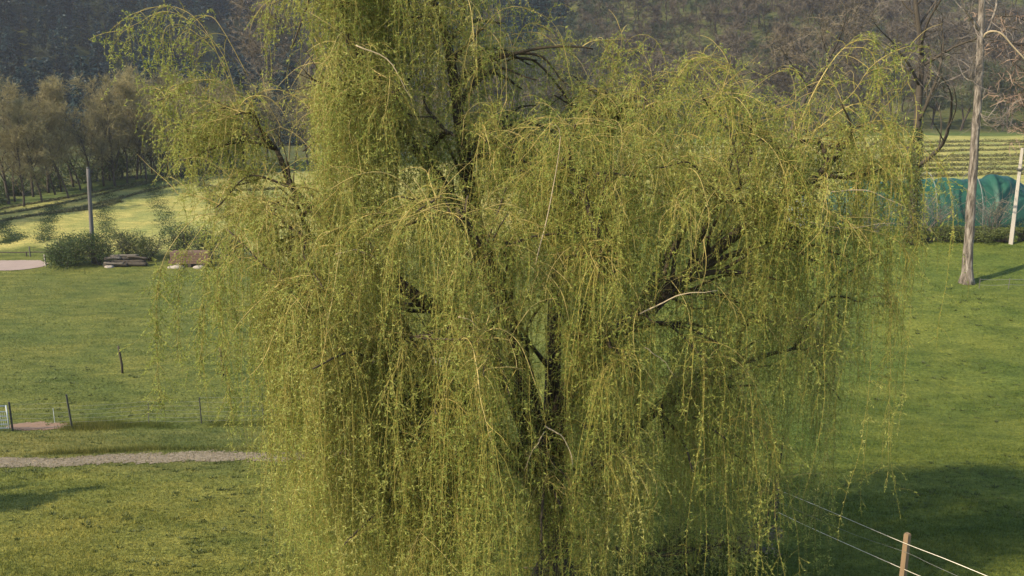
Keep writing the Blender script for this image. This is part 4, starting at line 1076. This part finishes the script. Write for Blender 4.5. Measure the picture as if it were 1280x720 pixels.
for px, row, h, lb in ((153, 467, 1.2, 'dark weathered post alone in the mid meadow'), (279, 470, 1.25, 'thin dark post seen beside the left willow curtain')):
    p = ground(px, row); mb = MB(); tubes(mb, np.array([p - [0, 0, .1], p + [.02, 0, h * .3], p + [-.02, 0, h * .7], p + [-.05, 0, h]])[None], np.array([[.05, .048, .045, .04]]), 7)
    tag(mb.build('meadow_post', M['bare_bark'], None, True, p), lb, 'post')

# tube gate at the left edge
gr = ground(15, 540); gl = gr + np.array([-3.0, -.25, 0]); gl[2] = float(hz(gl[0], gl[1]))
gate = empty('field_gate', gl, 'galvanised tube field gate half out of view at the left edge', 'gate')
mb = MB(); gx = np.array([gl + [0, 0, .12], gr + [-.08, 0, .12]])
for hh in (.0, .14, .28, .42, .58, .78):
    tubes(mb, (gx + [0, 0, hh])[None], np.full((1, 2), .02), 6)
mb.build('rails', M['galv'], gate, True, gl)
mb = MB()
for t in (0, .25, .5, .75, 1):
    b0 = gx[0] * (1 - t) + gx[1] * t; tubes(mb, np.array([[b0 + [0, .0, -.02], b0 + [0, 0, .80]]]), np.full((1, 2), .023), 6)
mb.build('uprights', M['galv'], gate, True, gl)
mb = MB(); nx = 44
for t in np.linspace(0, 1, nx):
    b0 = gx[0] * (1 - t) + gx[1] * t + [0, -.026, 0]; tubes(mb, np.array([[b0, b0 + [0, 0, .56]]]), np.full((1, 2), .004), 3, cap=False)
mb.build('mesh_panel', M['galv'], gate, False, gl)

# right front: wooden post and cords
fb = at(1132, 690, 11.0); fb[2] = float(hz(fb[0], fb[1])); ft = at(1132.5, 668, 11.0)
rf = empty('cord_fence', fb, 'low cord fence on a reddish square wooden post at the lower right', 'fence')
def cpost(b, t, w=.068, mm='post_wood'):
    mb = MB(); t = np.array([b[0], b[1], t[2]]); d = t - b
    box(mb, (b + t) / 2 - [0, 0, .05], (w, w, d[2] + .1), .55)
    # chamfered head
    box(mb, t + [0, 0, .008], (w * .82, w * .82, .016), .55)
    mb.build('post', M[mm], rf, False, fb)
cpost(fb, ft)
a2 = at(972, 612, 15.6); g2 = np.array([a2[0], a2[1], float(hz(a2[0], a2[1]))]); hl = max(a2[2] - g2[2], .9)
cpost(g2, g2 + [0, 0, hl + .03], .05, 'bare_bark')
b2_ = at(1300, 748, 9.0); g3 = np.array([b2_[0], b2_[1], float(hz(b2_[0], b2_[1]))]); cpost(g3, np.array([g3[0], g3[1], b2_[2] + .05]))
for nm, pts_, r, mm in (('cord', [(972, 612, 15.6), (1016, 630, 14.1), (1070, 653, 12.6), (1131, 679, 10.95), (1180, 698, 10.1), (1236, 721, 9.6), (1300, 748, 9.0)], .0046, 'cord'),
                        ('cord', [(972, 640, 15.6), (1012, 659, 14.0), (1070, 685, 12.5), (1131, 712, 10.95), (1180, 733, 10.1), (1300, 785, 9.0)], .0046, 'cord'),
                        ('cord', [(972, 627, 15.6), (1060, 665, 12.8), (1131, 690, 10.95), (1170, 708, 10.3), (1300, 766, 9.0)], .0022, 'wire')):
    mb = MB(); q = spline([at(*p) for p in pts_], 40); tubes(mb, q[None], np.full((1, 40), r), 5); mb.build(nm, M[mm], rf, True, fb)

# little rope barrier right of the grey trunk
rb0 = at(1224.5, 356, 42); rb0[2] = float(hz(rb0[0], rb0[1]))
rb = empty('rope_barrier', rb0, 'small low barrier of two thin stakes and a rope beside the grey trunk', 'barrier')
tops = []
for px, row in ((1224.5, 355), (1261, 358), (1300, 360)):
    p = at(px, row, 42); p[2] = float(hz(p[0], p[1])); t = p + [0, 0, .52]; tops.append(t)
    mb = MB(); tubes(mb, np.array([[p - [0, 0, .1], t]]), np.full((1, 2), .015), 6); mb.build('stake', M['pole_wood'], rb, False, rb0)
for dz_ in (-.05, -.32):
    mb = MB(); q = np.concatenate([np.linspace(tops[0], tops[1], 6), np.linspace(tops[1], tops[2], 6)[1:]]); q[:, 2] += dz_ - .03 * np.abs(np.sin(np.linspace(0, 2 * np.pi, 11)))
    tubes(mb, q[None], np.full((1, 11), .006), 4); mb.build('rope', M['wire'], rb, False, rb0)

# roadside post and rail
p = ground(57.5, 333); pole_thing('roadside_post', p - [0, 0, .05], p + [-.02, 0, .85], .06, M['white_wood'], 'short white post at the end of the dirt road', 'post', .06, 4)
p = ground(38, 321); pole_thing('field_stake', p - [0, 0, .05], p + [0, 0, .75], .05, M['pole_wood'], 'short grey stake in the field edge beyond the road', 'stake')
a_, b__ = ground(-60, 320), ground(82, 321)
e = empty('rail_fence', b__, 'low dark rail along the verge behind the dirt road', 'fence'); mb = MB()
q = np.linspace(a_, b__, 10); q[:, 2] = hz(q[:, 0], q[:, 1]) + .32; tubes(mb, q[None], np.full((1, 10), .04), 5); mb.build('rail', M['log'], e, False, b__)
for t in (0, .33, .66, 1):
    p = a_ * (1 - t) + b__ * t; p[2] = float(hz(p[0], p[1])); mb = MB(); tubes(mb, np.array([[p - [0, 0, .1], p + [0, 0, .36]]]), np.full((1, 2), .05), 5); mb.build('post', M['log'], e, False, b__)

# log pile and plank stack
lp = ground(157, 333)
e = empty('log_pile', lp, 'low pile of dark weathered logs beside the green bushes', 'log pile'); rng = R(91)
def logs(px0, px1, row, z, r, m, parent, org, n=1, dy=0):
    for k in range(n):
        a, b = ground(px0 + rng.normal(0, 1.5), row), ground(px1 + rng.normal(0, 2.5), row); a = a + [0, dy + k * r * 2.1, 0]; b = b + [0, dy + k * r * 2.1, 0]
        zb = min(float(hz(a[0], a[1])), float(hz(b[0], b[1])))
        q = np.linspace(a, b, 8); q[:, 2] = zb + z + rng.normal(0, .012, 8); mb = MB(); tubes(mb, q[None], r * (1 + rng.normal(0, .05, 8))[None], 9); mb.build('log', m, parent, True, org)
for (p0_, p1_, z_, r_, m_, dy_) in ((131, 160, .14, .14, 'log', -.1), (150, 184, .15, .15, 'log', .1), (133, 178, .14, .13, 'log', .42), (140, 181, .36, .13, 'log', .02), (131, 168, .38, .12, 'log', .32), (131, 152, .58, .10, 'log_pale', .15),
                                   (146, 183, .56, .11, 'log', .25), (138, 172, .70, .085, 'log_pale', .2), (160, 185, .68, .08, 'log', .05), (133, 158, .30, .07, 'log_pale', -.28)):
    a, b = ground(p0_, 333.5), ground(p1_, 333.5); zb = min(float(hz(a[0], a[1])), float(hz(b[0], b[1])))
    q = np.linspace(a + [0, dy_ + rng.normal(0, .06), 0], b + [0, dy_ + rng.normal(0, .12), 0], 9); q[:, 2] = zb + z_ + np.linspace(rng.normal(0, .05), rng.normal(0, .05), 9) + .02 * np.sin(np.linspace(0, 5, 9) + z_ * 9)
    q[:, 2] = np.maximum(q[:, 2], zb + r_ * .9)
    mb = MB(); tubes(mb, q[None], (r_ * np.linspace(1.08, .86, 9) * (1 + rng.normal(0, .06, 9)))[None], 9); mb.build('log', M[m_], e, True, lp)
for px, row, s_, lb in ((137, 334.5, .22, 'white stone at the left end of the log pile'), (222, 335, .30, 'white stone at the foot of the plank stack'), (214, 335, .2, 'small white stone left of the plank stack foot'), (249, 335, .26, 'pale stone at the right foot of the plank stack'),
                        (468, 456, .5, 'pale grey boulder glimpsed through the left willow curtain'), (547, 457, .42, 'pale boulder glimpsed behind the willow left of trunk')):
    p = ground(px, row); rng = R(int(px)); th = np.linspace(0, 6.283, 12, endpoint=False); mb = MB()
    rings = [(1.0, -.1), (1.05, .2), (.85, .5), (.5, .68), (.02, .72)]
    V = np.array([[p[0] + s_ * 1.5 * r * math.cos(t) * (1 + .15 * math.sin(3 * t + px)), p[1] + s_ * r * math.sin(t), p[2] + s_ * z * (1 + .1 * math.cos(2 * t + px))] for r, z in rings for t in th])
    mb.add(V, [[i * 12 + j, i * 12 + (j + 1) % 12, (i + 1) * 12 + (j + 1) % 12, (i + 1) * 12 + j] for i in range(4) for j in range(12)])
    tag(mb.build('boulder', M['stone'], None, True, p), lb, 'stone')
kp = ground(238, 334)
e = empty('plank_stack', kp, 'stack of reddish brown planks half hidden by the left willow edge', 'plank stack')
for L_ in range(5):
    for k in range(3):
        c = kp + np.array([rng.normal(0, .08), .3 * k, .32 + L_ * .17]); mb = MB(); box(mb, c, (2.7, .27, .15), rng.normal(0, .015)); mb.build('plank', M['plank'], e, False, kp)
for dx in (-1.0, 0, 1.0):
    mb = MB(); box(mb, kp + [dx, .3, .12], (.2, .9, .24)); mb.build('bearer', M['log'], e, False, kp)

# fallen twigs on the lawn beneath the willow
for i, pts_ in enumerate([[(835, 700), (880, 690), (925, 672), (955, 655)], [(880, 715), (905, 700), (960, 692)], [(655, 715), (690, 722), (730, 712)]]):
    q = spline([ground(*p) for p in pts_], 12); q[:, 2] += .05 + .06 * np.sin(np.linspace(0, 3.14, 12)); mb = MB(); tubes(mb, q[None], np.linspace(.022, .008, 12)[None], 5)
    rng = R(95 + i); p0, d0 = sample(np.repeat(q[None], 6, 0), rng.uniform(.2, 1, 6)); tubes(mb, grow(p0, d0 + rng.normal(0, .5, (6, 3)) + [0, 0, .2], rng.uniform(.2, .5, 6), 6, rng, wig=.2), np.linspace(.008, .004, 6), 3)
    tag(mb.build('fallen_branch', M['bare_bark'], None, True, q[0]), ['long fallen dark branch lying under the right willow curtain', 'short forked fallen branch nearest the cord fence', 'fallen stick in front of the willow trunk'][i], 'branch')

# ------------------------------------------------------------------ HAZE
def haze():
    mb = MB(); x0, x1, y0, y1, z0, z1 = -1000, 1000, -80, 720, -60, 92
    box(mb, ((x0 + x1) / 2, (y0 + y1) / 2, (z0 + z1) / 2), (x1 - x0, y1 - y0, z1 - z0))
    m, nt, nd, lk = mat('haze'); out = nd.new('ShaderNodeOutputMaterial'); pv = nd.new('ShaderNodeVolumePrincipled')
    pv.inputs['Color'].default_value = (.86, .90, 1, 1); pv.inputs['Density'].default_value = .00027; pv.inputs['Anisotropy'].default_value = .2
    lk.new(pv.outputs[0], out.inputs['Volume'])
    tag(mb.build('haze', m), 'thin pale air haze over the valley', 'haze', kind='stuff')
USE_HAZE = True
if USE_HAZE: haze()

# ------------------------------------------------------------------ LIGHT
EL, AZ = math.radians(37), math.atan2(-.86, -.51)          # sun stands left, a little behind the viewer
w = bpy.data.worlds.new('World'); SC.world = w; w.use_nodes = True
nt = w.node_tree; nt.nodes.clear()
sky = nt.nodes.new('ShaderNodeTexSky'); sky.sky_type = 'NISHITA'; sky.sun_disc = False
sky.sun_elevation = EL; sky.sun_rotation = AZ
bg = nt.nodes.new('ShaderNodeBackground'); bg.inputs['Strength'].default_value = .15
out = nt.nodes.new('ShaderNodeOutputWorld'); nt.links.new(sky.outputs[0], bg.inputs[0]); nt.links.new(bg.outputs[0], out.inputs[0])
sd = bpy.data.lights.new('sun', 'SUN'); sd.energy = 4.35; sd.angle = math.radians(.6); sd.color = (1, .85, .62)
so = bpy.data.objects.new('sun', sd); C.objects.link(so)
dirv = Vector((math.sin(AZ) * math.cos(EL), math.cos(AZ) * math.cos(EL), math.sin(EL)))
so.rotation_euler = dirv.to_track_quat('Z', 'Y').to_euler(); so.location = (-30, -20, 60)

cam = bpy.data.cameras.new('camera'); co = bpy.data.objects.new('camera', cam); C.objects.link(co)
co.location = (0, 0, CZ); co.rotation_euler = (math.pi / 2 - PITCH, 0, 0)
cam.sensor_width = 36; cam.lens = 36 * F / 1280; cam.clip_start = .1; cam.clip_end = 3000
SC.camera = co
SC.view_settings.view_transform = 'Standard'; SC.view_settings.look = 'None'; SC.view_settings.gamma = 1; SC.view_settings.exposure = .95
SC.cycles.max_bounces = 6; SC.cycles.diffuse_bounces = 3; SC.cycles.transmission_bounces = 4; SC.cycles.volume_bounces = 0
SC.cycles.use_denoising = True
print('leaves', NL)
